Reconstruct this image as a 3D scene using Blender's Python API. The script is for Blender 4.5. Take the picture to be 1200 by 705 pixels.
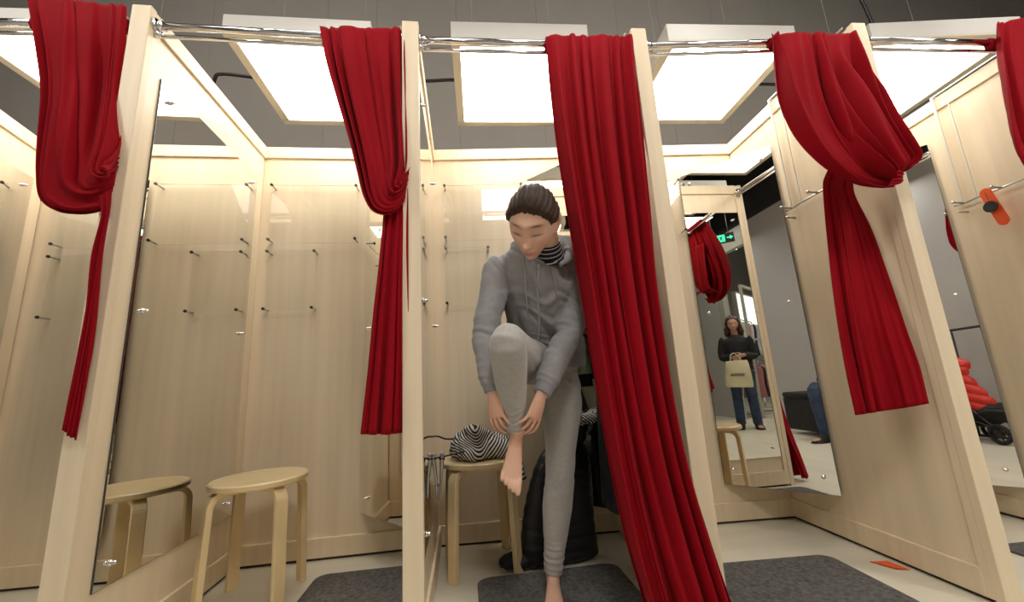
import bpy, math, random
import numpy as np
from mathutils import Vector, Matrix
random.seed(7); RNG = np.random.default_rng(7)
sc = bpy.context.scene
for o in list(bpy.data.objects): bpy.data.objects.remove(o)
COL = sc.collection
PI = math.pi
R = math.radians
K = 1.1            # the layout below is worked out for 2.1 m partitions; finished things are set at this scale

# ------------------------------------------------------------------ camera
CPOS = Vector((.9568, -2.1061, .7547)) * K
YAW, PITCH, ROLL = .0911, .1999, -.0570
fw = Vector((math.sin(YAW) * math.cos(PITCH), math.cos(YAW) * math.cos(PITCH), math.sin(PITCH)))
rt = Vector((math.cos(YAW), -math.sin(YAW), 0)); up = rt.cross(fw)
r2 = rt * math.cos(ROLL) + up * math.sin(ROLL); u2 = -rt * math.sin(ROLL) + up * math.cos(ROLL)
cd = bpy.data.cameras.new('camera'); cam = bpy.data.objects.new('camera', cd); COL.objects.link(cam)
m = Matrix((r2, u2, -fw)).transposed().to_4x4(); m.translation = CPOS; cam.matrix_world = m
cd.sensor_width = 36; cd.sensor_fit = 'HORIZONTAL'; cd.lens = 36 * 467.4 / 1200; cd.clip_start = .02; cd.clip_end = 60
sc.camera = cam

# ------------------------------------------------------------------ world, exposure
w = bpy.data.worlds.new('world'); sc.world = w; w.use_nodes = True
w.node_tree.nodes['Background'].inputs[0].default_value = (1, .95, .88, 1)
w.node_tree.nodes['Background'].inputs[1].default_value = .3
sc.view_settings.view_transform = 'Standard'; sc.view_settings.look = 'None'
sc.view_settings.exposure = 0.0; sc.view_settings.gamma = 1; sc.view_settings.use_curve_mapping = False
sc.cycles.max_bounces = 14; sc.cycles.transparent_max_bounces = 24; sc.cycles.glossy_bounces = 10
sc.cycles.diffuse_bounces = 5; sc.cycles.caustics_reflective = False; sc.cycles.caustics_refractive = False
sc.cycles.use_denoising = True
sc.cycles.sample_clamp_indirect = 6
PANEL_GLOW = 8.5        # cubicle light panels
def area_light(name, loc, size, power, col=(1, .95, .88), rot=(0, 0, 0), spread=PI):
    l = bpy.data.lights.new(name, 'AREA'); l.energy = power; l.size = size; l.color = col; l.spread = spread
    o = bpy.data.objects.new(name, l); o.location = loc; o.rotation_euler = rot; COL.objects.link(o); return o
for i, (x, y, z, s, p, a) in enumerate([(-1.4, -2.5, 3.0, .5, 23, 42), (1.2, -2.6, 3.0, .5, 25, 42), (3.4, -2.5, 3.0, .5, 23, 42), (4.6, -2.2, 3.0, .5, 14, 0),
                                  (4.4, -4.4, 3.2, .8, 34, 0), (5.0, -6.4, 3.2, 1., 60, 0), (-.6, -1.7, 4.1, .6, 20, 50), (2.4, -1.7, 4.1, .6, 20, 50)]):  # last two are added high up only to brighten the tall rear wall
    area_light('store_fill', (x, y, z), s, p, rot=(R(a), 0, 0))

# ------------------------------------------------------------------ materials
def nd(nt, t, **k):
    n = nt.nodes.new(t)
    for a, b in k.items(): setattr(n, a, b)
    return n
def mat(name, col, rough=.5, metal=0., spec=.5, emit=None, es=0., sheen=0., noise=None, bump=None, coat=0.):
    """noise=(scale xyz, amount, detail): colour mottling; bump=(scale xyz, strength, distance)"""
    m = bpy.data.materials.new(name); m.use_nodes = True; nt = m.node_tree; b = nt.nodes['Principled BSDF']
    b.inputs['Base Color'].default_value = (*col, 1); b.inputs['Roughness'].default_value = rough
    b.inputs['Metallic'].default_value = metal; b.inputs['Specular IOR Level'].default_value = spec
    if coat: b.inputs['Coat Weight'].default_value = coat; b.inputs['Coat Roughness'].default_value = .15
    if sheen: b.inputs['Sheen Weight'].default_value = sheen; b.inputs['Sheen Roughness'].default_value = .4
    if emit: b.inputs['Emission Color'].default_value = (*emit, 1); b.inputs['Emission Strength'].default_value = es
    def tex(s, det=4):
        tc = nd(nt, 'ShaderNodeTexCoord'); mp = nd(nt, 'ShaderNodeMapping'); mp.inputs['Scale'].default_value = s
        nz = nd(nt, 'ShaderNodeTexNoise'); nz.inputs['Scale'].default_value = 1; nz.inputs['Detail'].default_value = det
        nt.links.new(tc.outputs['Object'], mp.inputs[0]); nt.links.new(mp.outputs[0], nz.inputs['Vector']); return nz
    if noise:
        nz = tex(noise[0], noise[2] if len(noise) > 2 else 4)
        mx = nd(nt, 'ShaderNodeMix', data_type='RGBA'); a = noise[1]
        mx.inputs[6].default_value = (*[c * (1 - a) for c in col], 1); mx.inputs[7].default_value = (*[min(1, c * (1 + a)) for c in col], 1)
        rp = nd(nt, 'ShaderNodeMapRange'); rp.inputs[1].default_value = .3; rp.inputs[2].default_value = .7
        nt.links.new(nz.outputs['Fac'], rp.inputs[0]); nt.links.new(rp.outputs[0], mx.inputs[0]); nt.links.new(mx.outputs[2], b.inputs['Base Color'])
    if bump:
        nz = tex(bump[0]); bp = nd(nt, 'ShaderNodeBump'); bp.inputs['Strength'].default_value = bump[1]; bp.inputs['Distance'].default_value = bump[2]
        nt.links.new(nz.outputs['Fac'], bp.inputs['Height']); nt.links.new(bp.outputs[0], b.inputs['Normal'])
    return m
M = {}
M['wood'] = mat('birch laminate', (.83, .70, .51), .42, noise=((26, 26, .9), .055, 5), coat=.12)
M['wood_edge'] = mat('birch edge band', (.81, .68, .49), .45, noise=((30, 30, 1.2), .06, 4))
M['stool'] = mat('birch veneer', (.82, .64, .36), .38, noise=((9, 30, 9), .06, 4), coat=.2)
M['gap'] = mat('dark joint', (.05, .035, .02), .8)
M['grey_wall'] = mat('grey wall panel', (.36, .33, .295), .7, noise=((1.5, 1.5, 1.), .04))
M['store_wall'] = mat('grey painted wall', (.52, .52, .52), .7, noise=((1.2, 1.2, 1.2), .02))
M['black'] = mat('black ceiling', (.018, .018, .02), .7)
M['floor'] = mat('pale vinyl floor', (.72, .68, .56), .32, noise=((1.6, 9, 1), .07, 6), bump=((30, 30, 1), .05, .002))
M['chrome'] = mat('polished chrome', (.82, .82, .84), .10, 1.)
M['steel'] = mat('satin steel', (.50, .50, .50), .28, 1.)
M['darkmetal'] = mat('dark metal', (.06, .055, .055), .35, .8)
M['mirror'] = mat('mirror glass', (.83, .82, .78), .005, 1.)
M['mirror_edge'] = mat('mirror edge', (.05, .055, .045), .3)
M['whiteframe'] = mat('cream painted frame', (.72, .68, .58), .5)
M['housing'] = mat('pale grey light housing', (.75, .74, .70), .5)
M['diffuser'] = mat('lit diffuser', (1, 1, 1), .5, emit=(1, .955, .88), es=PANEL_GLOW)
M['diffuser_soft'] = mat('lit diffuser over the aisle', (1, 1, 1), .5, emit=(1, .955, .88), es=2.6)
M['mat'] = mat('grey felt mat', (.105, .10, .095), .95, noise=((70, 70, 70), .45, 8), bump=((160, 160, 160), .5, .003))
M['red'] = mat('red crepe curtain', (.27, .0015, .0075), .8, sheen=.02, noise=((6, 6, 6), .06), bump=((420, 420, 420), .12, .0006), spec=.12)
M['hood'] = mat('grey sweatshirt', (.29, .285, .29), .93, sheen=.25, noise=((60, 60, 60), .06, 4), bump=((500, 500, 500), .2, .0006), spec=.2)
M['rib'] = mat('grey rib knit', (.25, .25, .27), .93, sheen=.2, noise=((60, 60, 60), .05, 4), spec=.2)
M['hoodin'] = mat('hood lining', (.25, .25, .25), .95)
M['legging'] = mat('light grey leggings', (.42, .405, .385), .9, sheen=.3, noise=((80, 80, 80), .06, 4), spec=.2)
M['string'] = mat('pale drawstring', (.36, .35, .34), .9)
M['skin'] = mat('skin', (.60, .34, .225), .48, spec=.4)
M['hair'] = mat('dark brown hair', (.040, .023, .014), .55, noise=((60, 60, 60), .3, 3), spec=.3)
M['brow'] = mat('eyebrow', (.06, .035, .022), .8)
M['blackfab'] = mat('black fabric', (.012, .012, .014), .75, noise=((20, 20, 20), .3), bump=((30, 30, 30), .3, .01))
M['blackpuff'] = mat('black quilted nylon', (.014, .014, .017), .45, bump=((14, 14, 30), .4, .012))
M['green'] = mat('sage green felt', (.42, .52, .35), .9)
M['white'] = mat('white fabric', (.75, .74, .70), .8)
M['orange'] = mat('orange plastic', (.85, .10, .015), .4)
M['redpuff'] = mat('red quilted nylon', (.75, .035, .025), .45, sheen=.1)
M['jeans'] = mat('blue denim', (.035, .055, .11), .9, noise=((12, 12, 12), .35))
M['tote'] = mat('cream canvas', (.66, .62, .42), .8, noise=((8, 8, 8), .1))
M['signblack'] = mat('black sign face', (.01, .012, .011), .4)
M['signgreen'] = mat('lit green', (.05, .8, .4), .5, emit=(.03, .9, .38), es=2.2)
M['lamp'] = mat('lit lamp lens', (1, 1, 1), .5, emit=(1, .93, .82), es=14)
M['lightbox'] = mat('backlit white poster', (.9, .9, .9), .5, emit=(.95, .97, 1), es=1.6)
M['portal'] = mat('pale green-grey frame', (.42, .43, .37), .5)
M['navy'] = mat('navy cloth', (.02, .03, .09), .85)
M['pink'] = mat('dusty pink cloth', (.50, .20, .22), .85)
M['skinpale'] = mat('skin in the background', (.50, .28, .20), .55)
def stripes(name, scale, c1, c2, axis=2, fac=.5, warp=.0):
    m = bpy.data.materials.new(name); m.use_nodes = True; nt = m.node_tree; b = nt.nodes['Principled BSDF']; b.inputs['Roughness'].default_value = .9
    at = nd(nt, 'ShaderNodeAttribute'); at.attribute_name = 'stripe'
    mu = nd(nt, 'ShaderNodeMath', operation='MULTIPLY'); mu.inputs[1].default_value = scale
    fr = nd(nt, 'ShaderNodeMath', operation='FRACT'); gt = nd(nt, 'ShaderNodeMath', operation='GREATER_THAN'); gt.inputs[1].default_value = fac
    mx = nd(nt, 'ShaderNodeMix', data_type='RGBA'); mx.inputs[6].default_value = (*c1, 1); mx.inputs[7].default_value = (*c2, 1)
    nt.links.new(at.outputs['Fac'], mu.inputs[0]); nt.links.new(mu.outputs[0], fr.inputs[0]); nt.links.new(fr.outputs[0], gt.inputs[0])
    nt.links.new(gt.outputs[0], mx.inputs[0]); nt.links.new(mx.outputs[2], b.inputs['Base Color']); return m
M['stripe'] = stripes('black and white striped jersey', 1., (.80, .78, .72), (.012, .012, .016))
M['shirt'] = stripes('navy and white striped jersey', 1., (.012, .014, .03), (.72, .70, .68), fac=.80)
def acrylic():
    m = bpy.data.materials.new('clear acrylic'); m.use_nodes = True; nt = m.node_tree
    for n in list(nt.nodes): nt.nodes.remove(n)
    out = nd(nt, 'ShaderNodeOutputMaterial'); tr = nd(nt, 'ShaderNodeBsdfTransparent'); tr.inputs[0].default_value = (.99, .99, .98, 1)
    gl = nd(nt, 'ShaderNodeBsdfGlossy'); gl.inputs['Roughness'].default_value = .03; fr = nd(nt, 'ShaderNodeFresnel'); fr.inputs[0].default_value = 1.5
    ge = nd(nt, 'ShaderNodeNewGeometry'); iv = nd(nt, 'ShaderNodeMath', operation='SUBTRACT'); iv.inputs[0].default_value = 1; nt.links.new(ge.outputs['Backfacing'], iv.inputs[1])
    ff = nd(nt, 'ShaderNodeMath', operation='MULTIPLY'); nt.links.new(fr.outputs[0], ff.inputs[0]); nt.links.new(iv.outputs[0], ff.inputs[1])
    mx = nd(nt, 'ShaderNodeMixShader'); nt.links.new(ff.outputs[0], mx.inputs[0]); nt.links.new(tr.outputs[0], mx.inputs[1]); nt.links.new(gl.outputs[0], mx.inputs[2])
    nt.links.new(mx.outputs[0], out.inputs[0]); return m
M['acrylic'] = acrylic()
M['acrylic_edge'] = mat('acrylic edge', (.80, .78, .70), .3)

# ------------------------------------------------------------------ mesh helpers
def mk(name, verts, faces, m, parent=None, smooth=False, loc=None):
    me = bpy.data.meshes.new(name); me.from_pydata([tuple(map(float, v)) for v in verts], [], [tuple(map(int, f)) for f in faces]); me.update()
    if m: 
        for q in (m if isinstance(m, (list, tuple)) else [m]): me.materials.append(q)
    if smooth: me.polygons.foreach_set('use_smooth', [True] * len(me.polygons))
    o = bpy.data.objects.new(name, me); COL.objects.link(o)
    if parent: o.parent = parent
    if loc is not None: o.location = loc
    return o
def fixn(o):
    import bmesh
    b = bmesh.new(); b.from_mesh(o.data); bmesh.ops.recalc_face_normals(b, faces=b.faces); b.to_mesh(o.data); b.free(); return o
class MB:
    def __init__(s): s.v = []; s.f = []
    def add(s, v, f):
        n = len(s.v); s.v += [tuple(map(float, q)) for q in v]; s.f += [tuple(int(i) + n for i in g) for g in f]; return s
    def box(s, a, b):
        x0, y0, z0 = a; x1, y1, z1 = b
        return s.add([(x0, y0, z0), (x1, y0, z0), (x1, y1, z0), (x0, y1, z0), (x0, y0, z1), (x1, y0, z1), (x1, y1, z1), (x0, y1, z1)],
                     [(0, 3, 2, 1), (4, 5, 6, 7), (0, 1, 5, 4), (1, 2, 6, 5), (2, 3, 7, 6), (3, 0, 4, 7)])
    def tube(s, pts, r, n=10, cap=True):
        v, f = tube_vf(pts, r, n, cap); return s.add(v, f)
    def ball(s, c, r, n=10, sc=(1, 1, 1)):
        v = []; f = []
        for i in range(n + 1):
            for j in range(2 * n):
                a = PI * i / n; b = PI * j / n
                v.append((c[0] + r * sc[0] * math.sin(a) * math.cos(b), c[1] + r * sc[1] * math.sin(a) * math.sin(b), c[2] + r * sc[2] * math.cos(a)))
        for i in range(n):
            for j in range(2 * n): f.append((i * 2 * n + j, (i + 1) * 2 * n + j, (i + 1) * 2 * n + (j + 1) % (2 * n), i * 2 * n + (j + 1) % (2 * n)))
        return s.add(v, f)
    def build(s, name, m, parent=None, smooth=False, bevel=0, seg=2, loc=None):
        o = mk(name, s.v, s.f, m, parent, smooth, loc)
        if bevel:
            b = o.modifiers.new('bevel', 'BEVEL'); b.width = bevel; b.segments = seg; b.limit_method = 'ANGLE'; b.angle_limit = .7
        return o
def cat(pts, n):
    """Catmull-Rom through rows of numbers, n samples per span"""
    p = np.array(pts, float); p = np.vstack([2 * p[0] - p[1], p, 2 * p[-1] - p[-2]]); out = []
    for i in range(1, len(p) - 2):
        for t in np.linspace(0, 1, n, endpoint=False):
            a, b, c, d = p[i - 1:i + 3]
            out.append(.5 * (2 * b + (c - a) * t + (2 * a - 5 * b + 4 * c - d) * t * t + (3 * b - a - 3 * c + d) * t ** 3))
    out.append(p[-2]); return np.array(out)
def tube_vf(pts, r, n=10, cap=True):
    return loft_vf(np.array(pts, float), [(r, r) if np.isscalar(r) else (q, q) for q in (np.atleast_1d(r) if not np.isscalar(r) else [r] * len(pts))] if True else 0, n, (0.123, .2, 1), 1, cap)
def loft_vf(path, rad, n=20, side=(1, 0, 0), sub=1, cap=True, power=2.0):
    """tube of elliptical rings; rad rows (radius along side, radius across)"""
    path = np.array(path, float); rad = np.array(rad, float)
    if sub > 1: q = cat(np.hstack([path, rad]), sub); path, rad = q[:, :3], np.maximum(q[:, 3:], 1e-4)
    N = len(path); t = np.gradient(path, axis=0); t /= np.linalg.norm(t, axis=1)[:, None] + 1e-12
    s = np.array(side, float); v = []; f = []
    for i in range(N):
        a = s - t[i] * (s @ t[i]); la = np.linalg.norm(a)
        if la < 1e-3: a = np.cross(t[i], [0.3, .9, .1]); la = np.linalg.norm(a)
        a /= la; s = a if False else s; b = np.cross(t[i], a)
        for k in range(n):
            an = 2 * PI * k / n; c, d = math.cos(an), math.sin(an)
            if power != 2: c = math.copysign(abs(c) ** (2 / power), c); d = math.copysign(abs(d) ** (2 / power), d)
            v.append(path[i] + a * rad[i][0] * c + b * rad[i][1] * d)
    for i in range(N - 1):
        for k in range(n): f.append((i * n + k, i * n + (k + 1) % n, (i + 1) * n + (k + 1) % n, (i + 1) * n + k))
    if cap:
        v.append(path[0]); v.append(path[-1]); A = N * n
        for k in range(n): f.append((A, (k + 1) % n, k)); f.append((A + 1, (N - 1) * n + k, (N - 1) * n + (k + 1) % n))
    return v, f
def setp(o, label=None, cat_=None, group=None, kind=None):
    if label: o['label'] = label
    if cat_: o['category'] = cat_
    if group: o['group'] = group
    if kind: o['kind'] = kind
    return o
def empty(name, loc=(0, 0, 0), rz=0., label=None, cat_=None, group=None, kind=None):
    o = bpy.data.objects.new(name, None); o.empty_display_size = .1; COL.objects.link(o); o.location = loc; o.rotation_euler = (0, 0, rz)
    return setp(o, label, cat_, group, kind)
def copy_tree(o, parent=None):
    c = o.copy(); COL.objects.link(c)
    if parent: c.parent = parent
    for ch in list(o.children): copy_tree(ch, c)
    return c
def remesh(name, mb, voxel, m, parent=None, it=2, post=None, adaptive=0):
    o = mk('tmp', mb.v, mb.f, None); r = o.modifiers.new('r', 'REMESH'); r.mode = 'VOXEL'; r.voxel_size = voxel; r.use_smooth_shade = True
    dg = bpy.context.evaluated_depsgraph_get(); me = bpy.data.meshes.new_from_object(o.evaluated_get(dg)); me.name = name
    bpy.data.objects.remove(o)
    n = len(me.vertices); co = np.empty(n * 3); me.vertices.foreach_get('co', co); co = co.reshape(-1, 3)
    e = np.empty(len(me.edges) * 2, int); me.edges.foreach_get('vertices', e); e = e.reshape(-1, 2)
    deg = np.bincount(e.ravel(), minlength=n)[:, None]
    for _ in range(it):
        a = np.zeros_like(co)
        for d in range(3): a[:, d] = np.bincount(e[:, 0], co[e[:, 1], d], n) + np.bincount(e[:, 1], co[e[:, 0], d], n)
        co = co * .4 + .6 * a / np.maximum(deg, 1)
    me.vertices.foreach_set('co', co.ravel()); me.update()
    if post:
        nr = np.empty(n * 3); me.vertices.foreach_get('normal', nr) if False else me.vertex_normals.foreach_get('vector', nr)
        co = post(co, nr.reshape(-1, 3), me); me.vertices.foreach_set('co', co.ravel()); me.update()
    for q in (m if isinstance(m, (list, tuple)) else [m]): me.materials.append(q)
    me.polygons.foreach_set('use_smooth', [True] * len(me.polygons))
    ob = bpy.data.objects.new(name, me); COL.objects.link(ob)
    if parent: ob.parent = parent
    return ob

# ================================================================== SETTING
fl = MB().box((-5, -8.2, -.08), (10, 1., 0)).build('floor', M['floor']); setp(fl, 'pale off-white vinyl floor', kind='structure')
ce = MB().box((-5, -8.2, 4.4), (10, 1., 4.5)).build('ceiling', M['black']); setp(ce, 'black open ceiling of the shop', kind='structure')
# tall grey wall behind the cubicles, in upright boards with joints
wr = empty('wall_rear', (0, .9, 0)); setp(wr, 'tall grey panelled wall rising behind the cubicles', kind='structure')
XS = [-5, -3.9, -2.9, -1.9, -1.161, -.229, .186, .876, 1.60, 2.351, 2.76, 3.289, 3.895, 4.50, 5.20, 6.2, 7.4, 10]
for a, b in zip(XS[:-1], XS[1:]):
    MB().box((a + .0007, 0, 0), (b - .0007, .03, 4.4)).build('board', M['grey_wall'], wr, bevel=.001)
MB().box((-5, .03, 0), (10, .06, 4.4)).build('backing', M['gap'], wr)
# shop walls in front of the cubicles (seen only in the mirrors)
wf = empty('wall_front', (0, -2.9, 0)); setp(wf, 'plain grey shop wall facing the cubicles', kind='structure')
MB().box((-5, -.12, 0), (3.3, 0, 2.9)).build('panel', M['store_wall'], wf)
MB().box((-5, -.12, 2.9), (10, 0, 4.4)).build('panel', M['black'], wf)
MB().box((5.15, -.12, 0), (10, 0, 2.9)).build('panel', M['store_wall'], wf)
MB().box((3.3, -.12, 2.72), (5.15, 0, 2.9)).build('panel', M['store_wall'], wf)
for nm, a, b in (('wall_left', (-5.1, -8.2, 0), (-5, 1., 4.4)), ('wall_right', (10, -8.2, 0), (10.1, 1., 4.4)), ('wall_far', (-5, -8.3, 0), (10, -8.2, 4.4))):
    setp(MB().box(a, b).build(nm, M['store_wall']), 'grey shop wall', kind='structure')
tr = MB().box((5.03, -2.95, 0), (5.17, -2.86, 2.72)).box((3.28, -2.95, 0), (3.42, -2.86, 2.72)).box((3.28, -2.95, 2.58), (5.17, -2.86, 2.72)).build('trim_1', M['portal'], bevel=.004)
setp(tr, 'pale frame round the wide opening into the shop', kind='structure')

# cubicles: front right edge and back right corner of each partition; cream back walls between them
PF = [((-1.04, -.87), (-1.235, -.02)), ((-.122, -.867), (-.16, -.015)), ((.78, -.828), (.748, .021)), ((1.668, -.821), (1.668, 0)), ((2.571, -.869), (2.573, -.026)), ((3.45, -.87), (3.50, -.02))]
T = .06; H = 2.1
wb = empty('wall_back', (0, 0, 0)); setp(wb, 'cream birch laminate back wall of the cubicles', kind='structure')
def along(A, B):
    A = Vector((*A, 0)); B = Vector((*B, 0)); return A, (B - A).length, math.atan2(B.y - A.y, B.x - A.x)
for i in range(5):
    bx = PF[i][1]; nb = (PF[i + 1][1][0] - T, PF[i + 1][1][1])
    A, L, rz = along(bx, nb)
    for nm, mb, mt, bv in (('panel', MB().box((-.03, .006, .02), (L + .03, .04, H - .03)), 'wood', 0),
                       ('top_rail', MB().box((-.03, -.006, H - .065), (L + .03, .045, H)), 'wood_edge', .002),
                       ('skirting', MB().box((-.03, -.008, .012), (L + .03, .03, .095)), 'wood_edge', .002),
                       ('shadow_gap', MB().box((-.03, .004, 0), (L + .03, .03, .02)), 'gap', 0)):
        o = mb.build(nm, M[mt], wb, bevel=bv); o.location = A; o.rotation_euler = (0, 0, rz)
# wing to the left of the leftmost partition and to the right of the last one
def bolt(parent, p, d, s=1.):
    """polished fixing bolt with a domed cap, d = outward direction"""
    d = Vector(d).normalized(); p = Vector(p); b = MB()
    b.tube([p, p + d * .006 * s], .011 * s, 12); b.tube([p + d * .006 * s, p + d * .014 * s], .0065 * s, 12)
    b.ball(p + d * .015 * s, .0075 * s, 6); return b.build('bolt', M['chrome'], parent, smooth=True)
wh = ['leftmost', 'left, beside the empty stool', 'middle, left of the woman', 'middle, right of the long drawn curtain', 'right, with the widest swagged curtain', 'rightmost, carrying the orange tag']
PARTS = []
for i, (F, B) in enumerate(PF):
    A, L, rz = along(F, B)
    p = empty('partition', (A.x, A.y, 0), rz - PI / 2,
              'cream birch laminate cubicle partition: ' + wh[i], 'partition', 'cubicle partitions')
    # local: x = right face at 0, left face at -T ; y runs to the back
    MB().box((-T, 0, 0), (0, .028, H)).build('post', M['wood_edge'], p, bevel=.0025)
    MB().box((-T + .003, .026, .012), (-.003, .055, H - .003)).build('stile', M['wood'], p, bevel=.001)
    MB().box((-T + .011, .05, .02), (-.011, L, H - .03)).build('panel', M['wood'], p)
    MB().box((-T + .001, .05, H - .068), (-.001, L, H - .001)).build('top_rail', M['wood_edge'], p, bevel=.002)
    MB().box((-T + .001, .05, .012), (-.001, L, .095)).build('skirting', M['wood_edge'], p, bevel=.002)
    MB().box((-T + .013, .05, 0), (-.013, L, .02)).build('shadow_gap', M['gap'], p)
    if i < 5:
        a, b_, z0, z1 = .092 if i == 1 else .058, L - .07, .245 if i < 3 else .18, 1.885
        q = MB().box((-.0105, a, z0), (-.0058, b_, z1)).build('mirror', M['mirror_edge'], p, bevel=.0008)
        MB().box((-.0057, a + .0015, z0 + .0015), (-.0052, b_ - .0015, z1 - .0015)).build('glass', M['mirror'], q)
        for y in (a + .05, b_ - .05):
            for z in (z0 + .06, 1.05, z1 - .06): bolt(q, (-.005, y, z), (1, 0, 0), .8)
    PARTS.append(p)
# mirrors set across the back right corner of each cubicle
CM = [((-.68, -.022), (-.222, -.43)), ((.378, -.012), (.692, -.330)), ((1.272, -.02), (1.606, -.352)), ((2.178, -.028), (2.509, -.352)), ((3.086, -.03), (3.415, -.352))]
cml = ['behind the leftmost tied curtain', 'behind the tied curtain by the empty stool', "behind the grey-clad woman's head", 'reflecting a shopper with a pale bag', 'reflecting a red vest on a pushchair']
for i, (a, b) in enumerate(CM):
    A, L, rz = along(a, b)
    p = empty('corner_mirror', (A.x, A.y, 0), rz, 'tall frameless mirror across a cubicle corner, ' + cml[i], 'mirror', 'corner mirrors')
    z0 = .187 if i < 4 else .152; q = MB().box((0, .001, z0), (L, .007, 1.885)).build('backing', M['mirror_edge'], p, bevel=.0008)
    MB().box((.0015, 0, z0 + .0015), (L - .0015, .0008, 1.8835)).build('glass', M['mirror'], p)
    for x in (.05, L - .05):
        for z in (z0 + .075, 1.06, 1.82): bolt(p, (x, 0, z), (0, -1, 0), .8)
    for x in (.04, L - .04): MB().box((x - .015, .006, z0 + .1), (x + .015, .02, 1.8)).build('bracket', M['steel'], p)

# clear acrylic wall sheets on pins
def sheet(A, rz, x0, x1, z0, z1, label, top=True):
    p = empty('acrylic_sheet', A, rz, label, 'wall sheet', 'clear acrylic sheets on the cubicle walls')
    MB().box((x0 - .008, -.024, z0 - .012), (x1 + .008, -.021, z1 + .012)).build('sheet', M['acrylic'], p)
    for a_, b_ in ((z0 - .0135, z0 - .012), (z1 + .012, z1 + .0132)): MB().box((x0 - .0085, -.0245, a_), (x1 + .0085, -.0205, b_)).build('polished_edge', M['acrylic_edge'], p)
    for x in (x0, x1):
        for z in (z0, z1):
            b = MB().tube([(x, .005, z), (x, -.048, z)], .0042, 10).build('pin', M['steel'], p, smooth=False)
            MB().tube([(x, -.047, z), (x, -.054, z)], .0075, 12).build('cap', M['darkmetal'], b)
who = ['leftmost cubicle', 'cubicle with the empty stool', "woman's cubicle", 'cubicle right of the drawn curtain']
for i in range(4):
    bx = PF[i][1]; nb = (PF[i + 1][1][0] - T, PF[i + 1][1][1]); A, L, rz = along(bx, nb); k = .057 if i != 0 else .12
    sheet((A.x, A.y, 0), rz, k, k + .43, 1.545, 1.85, 'wide upper clear acrylic sheet in the ' + who[i])
    sheet((A.x, A.y, 0), rz, k, k + .228, 1.18, 1.48, 'small lower clear acrylic sheet in the ' + who[i])

# hook racks hung over the left faces of partitions
def hook_rack(i, label, ya=.46, zb=1.505):
    F, B = PF[i]; A, L, rz = along(F, B); p = empty('hook_rack', (A.x, A.y, 0), rz - PI / 2, label, 'hook rack', 'white hook racks on the partitions')
    x = -T - .012; y1 = ya; y0 = .03
    MB().box((x - .002, y1 - .012, zb), (x + .004, y1, H + .006)).build('bar', M['whiteframe'], p, bevel=.001)
    MB().box((x - .002, y1 - .072, zb), (x + .003, y1 - .066, H - .075)).build('bar', M['whiteframe'], p, bevel=.001)
    MB().box((x - .002, y0, H + .001), (x + .004, y1, H + .007)).box((x - .002, y1 - .012, H + .001), (-.01, y1, H + .006)).build('top_bar', M['steel'], p, bevel=.001)
    MB().tube([(x, y1 - .02, zb - .003), (x - .004, y1 - .066, zb), (x - .004, y0 + .12, zb)], .0045, 8).tube([(x, y1 + .03, zb + .002), (x, y1 - .02, zb - .003)], .0045, 8).build('rail', M['steel'], p, smooth=True)
    for y in (y1 - .01, y1 - .17, y1 - .31): 
        MB().tube([(x, y, zb), (x - .05, y, zb + .004)], .005, 8).ball((x - .052, y, zb + .005), .008, 6).build('hook', M['steel'], p, smooth=True)
    MB().tube([(x + .01, y1 - .01, zb - .05), (x - .04, y1 - .01, zb - .046)], .005, 8).build('hook', M['steel'], p, smooth=True)
hook_rack(2, "white metal hook rack on the partition left of the woman", .44)
hook_rack(3, "white metal hook rack behind the long drawn curtain", .44)
hook_rack(4, "white metal hook rack with empty hooks beside the widest swagged curtain", .465)
hook_rack(5, "white metal hook rack holding the orange tag, at the far right", .44)

# curtain rods
RODS = []
rl = ['leftmost chrome curtain rod', 'chrome curtain rod above the empty stool', 'chrome curtain rod above the woman', 'chrome curtain rod under the light right of centre', 'rightmost chrome curtain rod']
for i in range(5):
    a = Vector((PF[i][0][0], PF[i][0][1] + .03, 2.045)); b = Vector((PF[i + 1][0][0] - T, PF[i + 1][0][1] + .03, 2.045))
    p = empty('curtain_rod', a, 0, rl[i], 'curtain rod', 'chrome curtain rods'); d = b - a; u = d.normalized()
    MB().tube([u * .004, d - u * .004], .0125, 16).build('rod', M['chrome'], p, smooth=True)
    MB().tube([u * .004 + Vector((0, .012, -.030)), d - u * .004 + Vector((0, .012, -.030))], .007, 12).build('thin_rod', M['chrome'], p, smooth=True)
    for q, s in ((Vector((0, 0, 0)), 1), (d, -1)):
        MB().tube([q, q + u * .006 * s], .024, 18).tube([q + u * .006 * s, q + u * .024 * s], .017, 18).tube([q + Vector((0, 0, -.012)), q + Vector((0, .004, -.042)) + u * .006 * s], .009, 10).build('bracket', M['chrome'], p, smooth=True)
    RODS.append((a, b))

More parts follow.
